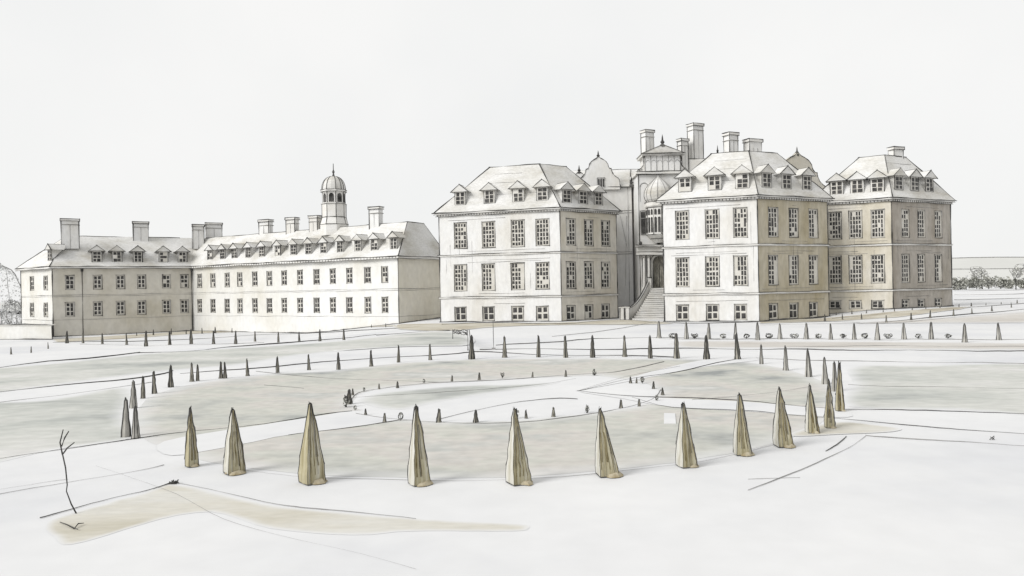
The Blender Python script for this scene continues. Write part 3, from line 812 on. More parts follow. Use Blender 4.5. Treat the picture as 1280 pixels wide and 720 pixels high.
pe.obox((ax0-.35, PY-.1), (ax1-ax0+.7, 0), (0, 4.0), az1+.003, zc, 'trim')
pe.extr([(ax0-.5, PY-.2, zc+.003), (ax1+.5, PY-.2, zc+.003), ((ax0+ax1)/2, PY-.2, ap_)], (0, 4.1, 0), 'roof')
pe.ink((ax0-.4, PY-.24, az1), (ax1+.4, PY-.24, az1), .9); pe.ink((ax0-.5, PY-.24, zc), (ax1+.5, PY-.24, zc), 1.0, .3, 1)
pe.ink((ax0-.5, PY-.24, zc), ((ax0+ax1)/2, PY-.24, ap_), 1.0); pe.ink((ax1+.5, PY-.24, zc), ((ax0+ax1)/2, PY-.24, ap_), 1.0)
pe.build('pediment', porch)
finial(porch, (ax0+ax1)/2, PY, ap_, 1.35, .24)
for s, xb in ((-1, ax0), (1, ax1)):
    vo = MB(); Hh = az1 - PT - .35
    pr_ = [(0, 1), (.16, .97), (.2, .8), (.14, .6), (.2, .42), (.5, .25), (.85, .14), (.95, .03), (.9, 0), (0, 0)]
    prof = [(xb + s*(.004 + 1.0*a), PY+.4, PT+.354 + Hh*b) for a, b in pr_]
    if s < 0: prof.reverse()
    vo.extr(prof, (0, .5, 0), 'trim')
    vo.poly([vadd(q_, (0, -.02, 0)) for q_ in prof], 1.1, px=px, wob=.1)
    cxs = xb + s*.55
    vo.poly([(cxs + .22*cos(t*.7)*(1-t*.07), PY+.36, PT+.62 + .22*sin(t*.7)*(1-t*.07)) for t in range(11)], .6, px=px, wob=.1)
    vo.build('volute', porch)

# ------------------------------------------------------------------ staircase
st = thing('stone_staircase', 'wide stone staircase with curved parapet climbing to the arched doorway', 'staircase', (16.6, 89, 0))
fl = MB(); NS = 15; yb, yt = 86.6, 91.3
for k in range(NS):
    t0 = k/NS
    y = yb + (yt-yb)*t0
    xl = lerp((13.95,), (17.25,), t0**.85)[0]; xr = 19.6
    z1 = sill*(k+1)/NS
    pr_ = fl.obox((xl, y), (xr-xl, 0), (0, yt-y+.4 - k*.002), -.3 if k == 0 else sill*k/NS+.002, z1, 'trim')
    fl.ink((xl, y-.02, z1), (xr, y-.02, z1), .5, .4, m='soft' if k % 3 else 'ink')
fl.obox((16.2, yt+.402), (4.2, 0), (0, PY-yt-.41), 0, sill, 'trim')
fl.build('steps', st)
pa = MB(); N = 18; top, bot = [], []
for k in range(N+1):
    t = k/N
    y = 86.9 + (91.2-86.9)*t
    x = 13.2 + (16.75-13.2)*t**.9
    z = 1.35 + (sill+1.05-1.35)*(t**1.7)
    top.append((x, y, z)); bot.append((x, y, -.2))
nx = (.28, .1, 0)
for k in range(N):
    a, b, c_, d_ = bot[k], bot[k+1], top[k+1], top[k]
    pa.face([a, b, c_, d_], 'trim'); pa.face([vadd(d_, nx), vadd(c_, nx), vadd(b, nx), vadd(a, nx)], 'trim')
    pa.face([d_, c_, vadd(c_, nx), vadd(d_, nx)], 'trim')
pa.face([bot[0], top[0], vadd(top[0], nx), vadd(bot[0], nx)], 'trim'); pa.face([bot[N], vadd(bot[N], nx), vadd(top[N], nx), top[N]], 'trim')
pa.tube([vadd(p_, (-.03, -.03, .02)) for p_ in top], .06, 'ink'); pa.tube([vadd(p_, (-.03, -.03, -.3)) for p_ in top], .035, 'ink')
pa.tube([vadd(p_, (.26, .05, .02)) for p_ in top], .04, 'ink')
pa.build('parapet', st)
for (x, z1) in ((12.75, 1.45), (13.35, 1.45)):
    pm = MB(); q = pm.obox((x-.24, 86.45), (.48, 0), (0, .48), -.3, z1, 'trim'); q2 = pm.obox((x-.3, 86.39), (.6, 0), (0, .6), z1+.002, z1+.16, 'trim')
    for k in (0, 1): pm.ink((*q[k], 0), (*q[k], z1), .9, .2)
    pm.poly([(*p_, z1+.16) for p_ in q2], .9, closed=True, px=px, wob=.1); pm.ink((*q[0], .05), (*q[1], .05), .8)
    pm.build('pier', st)
p_ = at_d(813.5, 357, 91); ne = MB(); ne.obox((16.6, 91.0), (.5, 0), (0, .5), 0, sill+1.3, 'trim'); ne.poly([(16.58, 90.97, z) for z in (sill, sill+1.3)], .9); ne.poly([(17.12, 90.97, z) for z in (sill, sill+1.3)], .9)
ne.poly([(16.55, 90.97, sill+1.3), (17.15, 90.97, sill+1.3)], 1.3); ne.build('pier', st)

# ------------------------------------------------------------------ gable behind the ochre pavilion
gx, gy = at_d(998, 240, 92)[:2]
rear = thing('gabled_range', 'brown-shaded range with a curved gable and finial, peeping over the ochre pavilion roof', 'house', (gx, gy, 0))
an = .25; dx, dy = cos(an), sin(an)
tmp = MB(); curly(tmp, 4.6, 13.6, at_d(995, 193, 92)[2], 0, .5, 0, 'shade_stone_d', .099)  # tan tone keeps the gable's shade in the stone colour
tmp.v = [(gx + v[0]*dx - v[1]*dy, gy + v[0]*dy + v[1]*dx, v[2]) for v in tmp.v]; tmp.build('curved_gable', rear)
tmp = MB()
for a, b in (((-3.7, .05), (3.7, .05)), ((3.7, .05), (3.7, 7)), ((3.7, 7), (-3.7, 7)), ((-3.7, 7), (-3.7, .05))): wall(tmp, a, b, -.5, 13.7, [], 'shade_stone_d')
tmp.v = [(gx + v[0]*dx - v[1]*dy, gy + v[0]*dy + v[1]*dx, v[2]) for v in tmp.v]; tmp.build('wall', rear)
tmp = MB(); tmp.extr([(-3.9, .5, 13.7), (3.9, .5, 13.7), (0, .5, 18.2)], (0, 6.6, 0), 'roof'); tmp.ink((0, .5, 18.2), (0, 7.1, 18.2), .9, px=.099); tmp.ink((3.9, .5, 13.75), (0, .5, 18.25), .8, px=.099)
tmp.v = [(gx + v[0]*dx - v[1]*dy, gy + v[0]*dy + v[1]*dx, v[2]) for v in tmp.v]; tmp.build('roof', rear)
finial(rear, gx, gy+.2, at_d(995, 193, 92)[2]+.05, 1.0, .2)

# ------------------------------------------------------------------ ground
def axis(a, b, step, far, grow=1.35):
    v = []; x = a
    while x < b + 1e-6: v.append(x); x += step
    s = step; x = b
    while x < far: s *= grow; x += s; v.append(x)
    s = step; x = a
    lo = []
    while x > -far: s *= grow; x -= s; lo.append(x)
    return list(reversed(lo)) + v
xs = axis(-96, 96, 2.0, 1600); ys = axis(0, 160, 2.0, 1600)
gm = bpy.data.meshes.new('ground')
gm.from_pydata([(x, y, terr(x, y)) for y in ys for x in xs], [], [(j*len(xs)+i, j*len(xs)+i+1, (j+1)*len(xs)+i+1, (j+1)*len(xs)+i) for j in range(len(ys)-1) for i in range(len(xs)-1)])
gm.materials.append(M['ground']); gm.polygons.foreach_set('use_smooth', [True]*len(gm.polygons))
go = bpy.data.objects.new('ground', gm); COL.objects.link(go); tag(go, kind='structure')

def smooth(P, closed):
    """Catmull-Rom curve through a list of points"""
    n = len(P); out = []
    for k in range(n if closed else n-1):
        p0, p1, p2, p3 = (P[(k-1) % n], P[k], P[(k+1) % n], P[(k+2) % n]) if closed else (P[max(0, k-1)], P[k], P[k+1], P[min(n-1, k+2)])
        for i in range(4):
            t = i/4
            out.append(tuple(.5*(2*b + (c-a)*t + (2*a-5*b+4*c-d)*t*t + (3*b-a-3*c+d)*t**3) for a, b, c, d in zip(p0, p1, p2, p3)))
    if not closed: out.append(P[-1])
    return out
def flip_up(bm):
    for f_ in bm.faces:
        f_.normal_update()
        if f_.normal.z < 0: f_.normal_flip()
def sheet(name, pix, m, rag=2.0, fade=1.0):
    """a thin sheet of turf or earth laid on the ground inside a ragged outline, thinning towards its rim"""
    pts = []
    pix = smooth(pix, True) if fade > .16 else pix
    n = len(pix)
    for k in range(n):
        a, b = pix[k], pix[(k+1) % n]
        L = sqrt((a[0]-b[0])**2 + (a[1]-b[1])**2); c = max(1, int(L/14))
        for i in range(c):
            q = lerp(a, b, i/c)
            pts.append(at(q[0] + random.uniform(-1, 1)*rag, q[1] + random.uniform(-1, 1)*rag*.16))
    lift = .011 if m == 'path' else .013 if name == 'bed' else .004
    bm = bmesh.new()
    f = bm.faces.new([bm.verts.new((p[0], p[1], 0)) for p in pts])
    bmesh.ops.triangulate(bm, faces=[f])
    for _ in range(9):
        es = [e_ for e_ in bm.edges if e_.calc_length() > max(.12, min(1.0, fade*1.1)*.022*min(e_.verts[0].co.y, e_.verts[1].co.y))]
        if not es: break
        bmesh.ops.subdivide_edges(bm, edges=es, cuts=1)
        bmesh.ops.triangulate(bm, faces=[f_ for f_ in bm.faces if len(f_.verts) > 3])
    flip_up(bm)
    cov = []
    for v in bm.verts:
        x, y = v.co.x, v.co.y; best = 1e9
        for k in range(len(pts)):
            a, b = pts[k], pts[(k+1) % len(pts)]
            ex, ey = b[0]-a[0], b[1]-a[1]; t = max(0, min(1, ((x-a[0])*ex + (y-a[1])*ey)/(ex*ex+ey*ey+1e-9)))
            best = min(best, (x-a[0]-ex*t)**2 + (y-a[1]-ey*t)**2)
        cov.append(min(1.0, sqrt(best)/(fade*.022*y)))
        v.co.z = terr(x, y) + lift + (.03 if y > 50 else 0)
    me = bpy.data.meshes.new(name); bm.to_mesh(me); bm.free(); me.materials.append(M[m])
    me.attributes.new('cover', 'FLOAT', 'POINT').data.foreach_set('value', cov)
    o = bpy.data.objects.new(name, me); COL.objects.link(o); tag(o, kind='structure'); return o

OUT = [(176, 549), (166, 530), (172, 512), (186, 497), (220, 484), (276, 474), (347, 467), (422, 463), (498, 454), (590, 449), (700, 448), (846, 449), (921, 450), (982, 461), (1031, 477), (1049, 498), (1042, 516), (1018, 535), (980, 551), (928, 564), (858, 577), (758, 588), (648, 597), (524, 598), (390, 594), (300, 584), (242, 574), (210, 562)]
INN = [(441, 505), (446, 492), (480, 485), (560, 478), (640, 474), (740, 469), (800, 476), (824, 487), (824, 499), (800, 508), (740, 517), (650, 526), (560, 528), (500, 524), (455, 516)]
def annulus(name, outer, inner, c, m):
    def res(loop, n=96):
        out = []
        for k in range(n):
            th = 2*pi*k/n; dx_, dy_ = cos(th), sin(th)*.28
            best = None
            for i in range(len(loop)):
                a, b = loop[i], loop[(i+1) % len(loop)]
                ax, ay, bx, by = a[0]-c[0], a[1]-c[1], b[0]-c[0], b[1]-c[1]
                ex, ey = bx-ax, by-ay; den = dx_*ey - dy_*ex
                if abs(den) < 1e-9: continue
                t = (ax*ey - ay*ex)/den; s = (ax*dy_ - ay*dx_)/den
                if t > 0 and -1e-6 <= s <= 1+1e-6: best = t if best is None else max(best, t)
            if best is None: best = 100
            out.append(at(c[0]+dx_*best + random.uniform(-1.5, 1.5), c[1]+dy_*best + random.uniform(-.3, .3), .014))
        return out
    A_, B_ = res(outer), res(inner); n = len(A_)
    V, cov, NR = [], [], 10
    for r in range(NR+1):
        t = r/NR
        for k in range(n):
            p = lerp(A_[k], B_[k], t); V.append((p[0], p[1], .004)); cov.append(min(1.0, .30 + min(t, 1-t)*5))
    me = bpy.data.meshes.new(name)
    me.from_pydata(V, [], [(r*n+k, r*n+(k+1) % n, (r+1)*n+(k+1) % n, (r+1)*n+k) for r in range(NR) for k in range(n)])
    bm = bmesh.new(); bm.from_mesh(me); flip_up(bm); bm.to_mesh(me); bm.free()
    me.attributes.new('cover', 'FLOAT', 'POINT').data.foreach_set('value', cov)
    me.materials.append(M[m]); o = bpy.data.objects.new(name, me); COL.objects.link(o); tag(o, kind='structure')
annulus('ring_lawn', OUT, INN, (635, 500), 'lawn')
sheet('inner_lawn', [(450, 503), (470, 492), (560, 483), (650, 480), (700, 478), (640, 488), (560, 500), (500, 512)], 'lawn_g')
sheet('left_lawn', [(-60, 512), (60, 500), (160, 484), (158, 520), (164, 547), (80, 560), (-60, 583)], 'lawn_g')
sheet('strip_lawn', [(-60, 467), (60, 455), (175, 443), (320, 434), (420, 427), (560, 413), (590, 431), (500, 434), (380, 443), (300, 456), (205, 464), (75, 480), (-60, 496)], 'lawn_g', 1.0)
sheet('right_lawn', [(1064, 459), (1150, 457), (1340, 459), (1340, 517), (1200, 512), (1062, 508), (1066, 480)], 'lawn_g')
sheet('rosy_lawn', [(850, 427), (960, 427), (1100, 427), (1340, 430), (1340, 437), (1080, 436), (960, 435), (850, 434)], 'lawn_p', 1.0)
sheet('upper_lawn', [(1070, 404), (1180, 397), (1340, 386), (1340, 402), (1180, 404)], 'lawn_p', 1.0)
sheet('front_earth', [(62, 651), (130, 630), (190, 613), (222, 605), (330, 630), (440, 642), (560, 651), (650, 655), (662, 660), (640, 664), (520, 664), (440, 669), (340, 661), (262, 640), (180, 655), (90, 681), (66, 671)], 'earth', 2, .6)
sheet('terrace_bed', [(497, 406), (552, 404.5), (700, 403.5), (771, 400), (830, 402.5), (829, 405.5), (700, 406.5), (620, 409), (560, 414), (500, 412)], 'terrace', 1.0, .25)
sheet('gravel_path', [(718, 489), (780, 474), (850, 456), (905, 447), (950, 450), (890, 457), (843, 466), (780, 478)], 'path', 1, .5)
sheet('gravel_path', [(724, 490), (790, 496), (860, 499), (950, 504), (1050, 513), (1060, 522), (980, 518), (940, 515), (840, 509), (780, 499)], 'path', 1, .5)
sheet('gravel_path', [(205, 552), (330, 531), (395, 521), (445, 514), (500, 524), (440, 534), (360, 544), (300, 556), (215, 570)], 'path', 1, .6)
sheet('bed', [(985, 545), (1040, 528), (1090, 531), (1125, 536), (1115, 540), (1060, 543)], 'earth', 1, .5)
sheet('house_border', [(66, 424.5), (150, 419.5), (240, 414), (380, 409), (497, 406.5), (497, 408), (380, 411.5), (240, 417.5), (150, 424), (70, 428)], 'terrace', 1.0, .15)
sheet('house_border', [(948, 402.5), (1034, 397.5), (1115, 390), (1190, 384), (1215, 384), (1200, 387), (1120, 397), (1040, 402), (950, 404.5)], 'terrace', 1.0, .15)
# pencil-dark edgings of paths and lawns
def edging(pix, w=1.0, m='ink', name='path_edging'):
    mb = MB(); pts = []
    pix = smooth(pix, False)
    for k in range(len(pix)-1):
        a, b = pix[k], pix[k+1]
        L = sqrt((a[0]-b[0])**2 + (a[1]-b[1])**2); c = max(1, int(L/12))
        for i in range(c): pts.append(lerp(a, b, i/c))
    pts.append(pix[-1])
    ph = random.uniform(0, 6); P, rr = [], []
    for k, q in enumerate(pts):
        g = at(q[0], q[1] + .45*sin(ph + k*.55) + random.uniform(-.22, .22))
        d = g[1]; r = w*d/F/2.0*(.75 + .35*sin(ph*2 + k*.37) + random.uniform(-.1, .1))
        P.append((g[0], g[1], g[2] + r*.5 + (.03 if d > 50 else .012))); rr.append(r)
    mb.tube(P, rr, m, 5)
    tag(mb.build(name), kind='structure')
E_ = edging
E_([(-40, 466), (0, 460), (60, 452), (110, 448), (175, 441.5)], 1.5)
E_([(168, 442), (230, 440), (277, 435), (320, 432.5), (380, 427), (440, 422), (470, 419)], 1.3)
E_([(470, 419), (512, 416.5), (566, 412)], .9)
E_([(-40, 495), (0, 490), (75, 482), (160, 475), (205, 467), (216, 463)], 1.5)
E_([(225, 467), (320, 461), (385, 454), (460, 449), (560, 443), (592, 440.5), (640, 442), (700, 444), (780, 445), (845, 447)], 1.2)
E_([(600, 437), (640, 436.5), (740, 437), (860, 436), (960, 437), (1080, 438), (1320, 439.5)], 1.2)
E_([(620, 432), (700, 428), (745, 423.5), (850, 423), (900, 424.5)], 1.0)
E_([(-40, 509), (0, 503), (75, 495), (160, 482), (190, 478)], .7, 'soft')
E_([(-40, 580), (0, 574), (80, 562), (165, 549), (220, 542), (330, 530), (395, 520), (440, 514)], .9)
E_([(-40, 626), (0, 618), (85, 604), (165, 590), (205, 582)], .8, 'soft')
E_([(0, 612), (85, 600)], .5, 'soft')
E_([(50, 648), (90, 637), (140, 624), (185, 613), (217, 603)], 1.3)
E_([(217, 603), (260, 612), (330, 628), (380, 635), (440, 641), (520, 649)], 1.0, 'soft')
E_([(120, 583), (160, 596), (220, 618), (280, 650), (360, 672), (430, 688), (520, 712)], .3, 'soft')
E_([(445, 517), (500, 525), (560, 529), (650, 528), (740, 518), (780, 510), (815, 499), (826, 488)], .9, 'soft')
E_([(437, 505), (447, 492), (480, 485), (530, 480), (560, 478), (640, 474), (745, 467), (780, 463), (830, 453)], .9, 'soft')
E_([(360, 544), (440, 535), (500, 525)], .7)
E_([(320, 464), (420, 474), (500, 476), (560, 478)], .6, 'soft')
E_([(330, 482), (380, 486)], .5, 'soft')
E_([(440, 497), (520, 493), (600, 487), (680, 480), (720, 474)], .5, 'soft')
E_([(545, 526), (600, 512), (640, 504), (690, 499), (722, 499)], .9)
E_([(722, 489), (780, 475.5), (843, 466), (885, 456), (920, 450)], 1.0)
E_([(724, 488), (780, 472), (850, 458)], .5, 'soft')
E_([(722, 489), (790, 495), (860, 498), (950, 503), (1050, 512), (1120, 513), (1200, 514.5), (1320, 520)], 1.0)
E_([(790, 497), (840, 509), (945, 515), (980, 518), (1050, 524), (1110, 530), (1200, 537), (1320, 546)], .9)
E_([(980, 434), (1080, 432.5), (1320, 434)], .6, 'soft')
E_([(945, 448), (1070, 452), (1180, 453), (1320, 456)], .85, 'soft')
E_([(1060, 481), (1160, 484), (1320, 486)], .5, 'soft')
E_([(1082, 545), (1140, 549), (1200, 553), (1320, 560)], 1.1, 'soft')
E_([(1082, 545), (1062, 560), (1030, 575), (990, 592), (935, 614)], 1.0, 'soft')
E_([(1058, 546), (1046, 556), (1032, 565)], 1.1)
E_([(935, 600), (1000, 598)], .5, 'soft')
E_([(865, 500), (960, 492), (1010, 484)], .5, 'soft')
E_([(300, 588), (390, 597), (524, 601), (648, 600), (758, 591), (858, 580), (928, 566), (985, 552)], .5, 'soft')
E_([(66, 428), (160, 427), (240, 424), (330, 419), (440, 414), (500, 411)], .8)
E_([(100, 430), (180, 432), (260, 431), (330, 428)], .5, 'soft')
E_([(552, 406), (620, 404), (700, 405), (770, 400), (830, 404), (950, 403), (1035, 402), (1100, 403), (1180, 396), (1320, 383)], .9)
E_([(950, 406), (1100, 404.5), (1200, 397), (1320, 388)], .6, 'soft')
E_([(824, 424), (900, 424.5), (1000, 424), (1100, 425), (1340, 424)], .7, 'soft')
E_([(690, 421), (760, 413), (820, 403)], .6, 'soft')
E_([(1040, 398), (1120, 391.5), (1190, 385.5), (1320, 377)], .6)
for y in (363, 368, 374): E_([(1193, y+1), (1230, y), (1330, y-1)], .7, 'soft', 'field_edge')

# ------------------------------------------------------------------ hills and far field
def hill(name, y0, zf, m, edge):
    X = [-700 + 20*i for i in range(86)]
    v, f = [], []
    for x in X:
        h = zf(x)
        v += [(x, y0-60, -.6), (x, y0-20, h*.6), (x, y0, h), (x, y0+60, h*.8), (x, y0+140, -.6)]
    for i in range(len(X)-1):
        for j in range(4): f.append((i*5+j, (i+1)*5+j, (i+1)*5+j+1, i*5+j+1))
    me = bpy.data.meshes.new(name); me.from_pydata(v, [], f); me.materials.append(M[m])
    me.materials.append(M['soft'])
    o = bpy.data.objects.new(name, me); COL.objects.link(o); tag(o, kind='structure')
    mb = MB(); P = [(x, y0-.5, zf(x)+.15) for x in X if edge[0] < x < edge[1]]
    mb.tube(P, .38*y0/F, 'soft', 5); k = mb.build('hill_crest'); tag(k, kind='structure')
hill('hill', 520, lambda x: 1 + 18.0*S(x, 60, 250) - 2.2*S(x, 320, 420) + .5*sin(x*.02), 'hill', (290, 520))
hill('hill', 320, lambda x: 1 + 7.4*S(x, 60, 150) + .3*sin(x*.05), 'hill', (170, 330))

# ------------------------------------------------------------------ plants
def scribble(mb, c, rx, rz, loops, r, m='ink', rnd=random):
    for _ in range(loops):
        n = 16; t0 = rnd.uniform(0, 6.28); tilt = rnd.uniform(-1.2, 1.2); az = rnd.uniform(0, 3.14); k = rnd.uniform(.55, 1.0)
        pts = []
        for i in range(n):
            t = t0 + i/n*rnd.uniform(5.2, 6.6)
            x, z, y = cos(t)*k, sin(t)*k, .35*sin(2*t + tilt)
            X, Y = x*cos(az)-y*sin(az), x*sin(az)+y*cos(az)
            pts.append((c[0]+rx*X*rnd.uniform(.9, 1.1), c[1]+rx*Y, c[2]+rz*z*rnd.uniform(.9, 1.1)))
        mb.tube(pts, r*rnd.uniform(.7, 1.2), m, 4)
def leaves(mb, c, rx, rz, n, size, m, rnd=random):
    for _ in range(n):
        a, b, q = rnd.uniform(0, 6.28), rnd.uniform(-1, 1), rnd.uniform(.3, 1)**.5
        s = sqrt(1-b*b)
        p = (c[0]+rx*q*s*cos(a), c[1]+rx*q*s*sin(a), c[2]+rz*q*b)
        u = vnorm((rnd.uniform(-1, 1), rnd.uniform(-1, 1), rnd.uniform(-1, 1))); v = vnorm(cross(u, (.3, .5, .8)))
        h = size*rnd.uniform(.6, 1.3)
        mb.face([vadd(p, vmul(u, h)), vadd(p, vmul(v, h*.7)), vadd(p, vmul(u, -h)), vadd(p, vmul(v, -h*.7))], m)
def branchy(mb, p, d, L, r, depth, m='ink', rnd=random):
    q = p; pts = [p]; rr = [r]
    for k in range(4):
        d = vnorm((d[0]+rnd.uniform(-.2, .2), d[1]+rnd.uniform(-.2, .2), d[2]+rnd.uniform(-.1, .12)))
        q = vadd(q, vmul(d, L/4)); pts.append(q); rr.append(r*(1-.15*(k+1)))
    mb.tube(pts, rr, m, 5)
    if depth > 0:
        for _ in range(rnd.choice((2, 3, 3))):
            e = vnorm((d[0]+rnd.uniform(-.9, .9), d[1]+rnd.uniform(-.9, .9), d[2]+rnd.uniform(-.3, .5)))
            branchy(mb, pts[rnd.choice((2, 3, 4))], e, L*rnd.uniform(.55, .8), r*.6, depth-1, m, rnd)

# front ring: tall four-sided clipped obelisks
FRONT = [(240, 583, 238, 511, 18), (293, 591, 291, 513, 31), (390, 603, 388, 505, 36), (524, 605, 520, 509, 31), (648, 604, 643, 512, 34), (759, 594, 750, 512, 34),
         (858, 583, 854, 505, 28), (928, 568, 924, 494, 26), (979, 558, 974, 487, 27), (1015, 541, 1012, 483, 19), (1037, 535, 1036, 477, 14), (1050, 514, 1049, 455, 12)]
look = ['narrow brown', 'brown streaked', 'tall broad straw-brown', 'pale-lit and brown-shaded', 'straw-brown', 'leaning straw-brown', 'leaning ochre', 'pale thinly washed', 'wide grey-brown', 'slim grey', 'slim straw-brown', 'thin grey']
for i, (bx, by, tx, ty, wd) in enumerate(FRONT):
    g = at(bx, by); d = g[1]; p = d/F
    tp = at_d(tx, ty, d); h = tp[2] - g[2]
    hw = wd/2*p*.93
    root = thing('topiary_obelisk', '%s clipped obelisk, %s from the left along the front of the ring' % (look[i], ordw(i)), 'topiary', g, 'tall clipped obelisks round the front of the ring')
    mb = MB(); lean = tp[0] - g[0]
    rnd = random.Random(i+50)
    ang0 = -pi/2 - atan2(g[0], g[1]) - .42 + rnd.uniform(-.1, .1)
    ang = [ang0 + k*pi/2 for k in range(4)]
    levels = 9; rings = []
    for l in range(levels+1):
        t = l/levels
        rr = hw*((1-t**1.25)*.93 + .10) * (1 + rnd.uniform(-.014, .014)) * (1 if l else .96)
        c = (g[0] + lean*t, g[1], g[2] + .02 + (h-.02)*t)
        ringp = []
        for k in range(4):
            a = ang[k]
            ringp.append((c[0]+rr*1.06*cos(a)+rnd.uniform(-.012, .012), c[1]+rr*1.06*sin(a), c[2]))
            a2 = a + pi/4; q = rr*.77
            ringp.append((c[0]+q*cos(a2)+rnd.uniform(-.012, .012), c[1]+q*sin(a2), c[2]))
        rings.append(ringp)
    for l in range(levels):
        for k in range(8):
            j = (k+1) % 8
            mb.face([rings[l][k], rings[l][j], rings[l+1][j], rings[l+1][k]], 'yew_lit' if k in (5, 6, 7) and i in (1, 3, 4, 5, 6, 7, 8, 9) else 'yew')  # sunward faces paler, the rest brown: light and shade put into colour
    apex = (tp[0], g[1], tp[2] + 1.5*p)
    for k in range(8): mb.face([rings[-1][k], rings[-1][(k+1) % 8], apex], 'yew')
    out = lambda q, e_: (q[0], q[1]-e_, q[2])
    # graphite arrises on the four corners, drawn twice near the top
    for k in (0, 2, 4, 6):
        pts = [out(r_[k], .006) for r_ in rings] + [apex]
        wgt = .66 if k else .40
        mb.tube(pts, [p*wgt*(.6 + .5*t/levels + rnd.uniform(-.12, .12)) for t in range(len(pts))], 'ink')
    for k in (2, 6):        # a second, looser outline
        pts = [(r_[k][0] + rnd.uniform(-1.2, 1.2)*p, r_[k][1]-.004, r_[k][2]) for r_ in rings[rnd.randint(0, 3):]] + [vadd(apex, (rnd.uniform(-1, 1)*p, 0, rnd.uniform(0, 3)*p))]
        mb.tube(pts, p*.3, 'ink')
    for s in range(5):      # strokes following the slope of the right-hand side
        f = rnd.uniform(.1, .95); l0 = rnd.randint(0, 3); l1 = rnd.randint(6, 9)
        pts = [lerp(lerp(r_[0], r_[1], f), lerp(r_[1], r_[2], f), f) for r_ in rings[l0:l1+1]]
        mb.tube([(q[0]+.008, q[1]-.008, q[2]) for q in pts], p*rnd.uniform(.12, .24), rnd.choice(('soft', 'ink')))
    for s in range(7):     # brown strokes painting shade onto the side away from the sun
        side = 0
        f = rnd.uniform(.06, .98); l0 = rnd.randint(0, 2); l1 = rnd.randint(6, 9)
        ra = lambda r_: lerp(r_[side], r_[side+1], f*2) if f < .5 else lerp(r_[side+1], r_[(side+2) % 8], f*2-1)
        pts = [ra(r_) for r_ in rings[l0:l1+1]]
        mb.tube([(q[0]+.002+rnd.uniform(-.006, .006), q[1]-.003, q[2]) for q in pts], [p*rnd.uniform(.2, .5)*(1-.5*t/len(pts)) for t in range(len(pts))], 'shade_stroke')
    for s in range(3):
        top = [(apex[0]+rnd.uniform(-2, 2)*p, apex[1]-.02, apex[2]+rnd.uniform(0, 3)*p), (rings[-3][rnd.choice((0, 2, 6))])]
        mb.tube(top, p*.36, 'ink')
    mb.tube([out(rings[0][6], .01), out(lerp(rings[0][6], rings[0][0], .5), .01), out(rings[0][0], .01), out(rings[0][2], .01)], p*.5, 'ink')
    mb.build('foliage', root)
    so = MB(); n = 14
    cen_ = (g[0]+hw*.25, g[1]-hw*.2)
    rim = [(cen_[0]+hw*rnd.uniform(.75, 1.05)*cos(a), cen_[1]+hw*rnd.uniform(.6, 1.1)*sin(a), g[2]+.016) for a in [2*pi*k/n for k in range(n)]]
    hi_ = [(cen_[0]+(q[0]-cen_[0])*.72, cen_[1]+(q[1]-cen_[1])*.72, g[2]+.05+hw*.22*rnd.random()) for q in rim]
    for k in range(n):
        j = (k+1) % n; so.face([rim[k], rim[j], hi_[j], hi_[k]], 'soil', True); so.face([hi_[k], hi_[j], (*cen_, g[2]+.12)], 'soil', True)
    so.build('soil_mound', root)
    tr = MB(); tr.tube([(g[0], g[1], g[2]-.05), (g[0], g[1], g[2]+h*.3)], hw*.15, 'soil', 6); tr.build('trunk', root)

# smaller dark cones: four shapes, copied
def cone_mesh(i, wr=.215, m='yew_dark', ink=.030):
    rnd = random.Random(900+i); mb = MB()
    L = 6; rg = []
    for l in range(L+1):
        t = l/L; r = wr/2*((1-t)*.72 + .30)*(1+rnd.uniform(-.12, .12))
        rg.append([(r*cos(k*pi/3+.3)+rnd.uniform(-.006, .006)+.02*sin(i+t*2), r*sin(k*pi/3+.3), t*.97) for k in range(6)])
    for l in range(L):
        for k in range(6): mb.face([rg[l][k], rg[l][(k+1) % 6], rg[l+1][(k+1) % 6], rg[l+1][k]], m)
    mb.face(rg[-1], m)
    for k in range(6):
        if rnd.random() < .8:
            mb.tube([r_[k] for r_ in rg] + [(rnd.uniform(-.01, .01), 0, 1 + rnd.uniform(0, .06))], [ink*rnd.uniform(.6, 1.1) for _ in range(L+2)], 'ink')
    return mb.build('topiary_cone', mesh_only=True)
CM = [cone_mesh(i, ink=.026) for i in range(4)]
CP = [cone_mesh(10+i, .34, 'yew_grey', .026) for i in range(4)]
def put_cone(name, me, bx, by, top, label, group, wscale=1.0, cat='topiary'):
    g = at(bx, by); h = at_d(bx, top, g[1])[2] - g[2]
    o = bpy.data.objects.new(name, me); COL.objects.link(o)
    o.location = (g[0], g[1], g[2]-.01); o.scale = (h*wscale, h*wscale, h); o.rotation_euler = (0, 0, random.uniform(0, 6))
    tag(o, label, cat, group)
RING = [(170, 548, 508), (158, 546, 499), (167, 510, 476), (179, 498, 471), (193, 492, 464), (214, 484, 457), (240, 477, 454), (247, 476, 456), (276, 473, 452), (281, 473, 453), (309, 470, 449), (347, 466, 446), (386, 462.5, 443), (423, 462, 441), (464, 458, 438), (498, 453, 432), (538, 450, 430), (590, 449, 420), (631, 447, 421), (673, 446.5, 420), (707, 447, 420), (741, 447, 420),
        (781, 446, 420), (813, 448, 420), (846, 448, 417), (883, 449, 420), (921, 449, 418), (952, 455, 431), (982, 463, 433), (1010, 471, 437), (1031, 480, 447), (1043, 489, 453)]
for i, (x, y, t) in enumerate(RING):
    big = 1.15 if y - t > 28 else 1.0
    put_cone('topiary_cone', (CP if x > 940 or x < 175 else CM)[i % 4], x, y, t, 'small dark clipped cone, %s from the left round the back of the ring' % ordw(i), 'dark clipped cones round the back of the ring', big*(1.0 if 175 < x < 940 else .62))
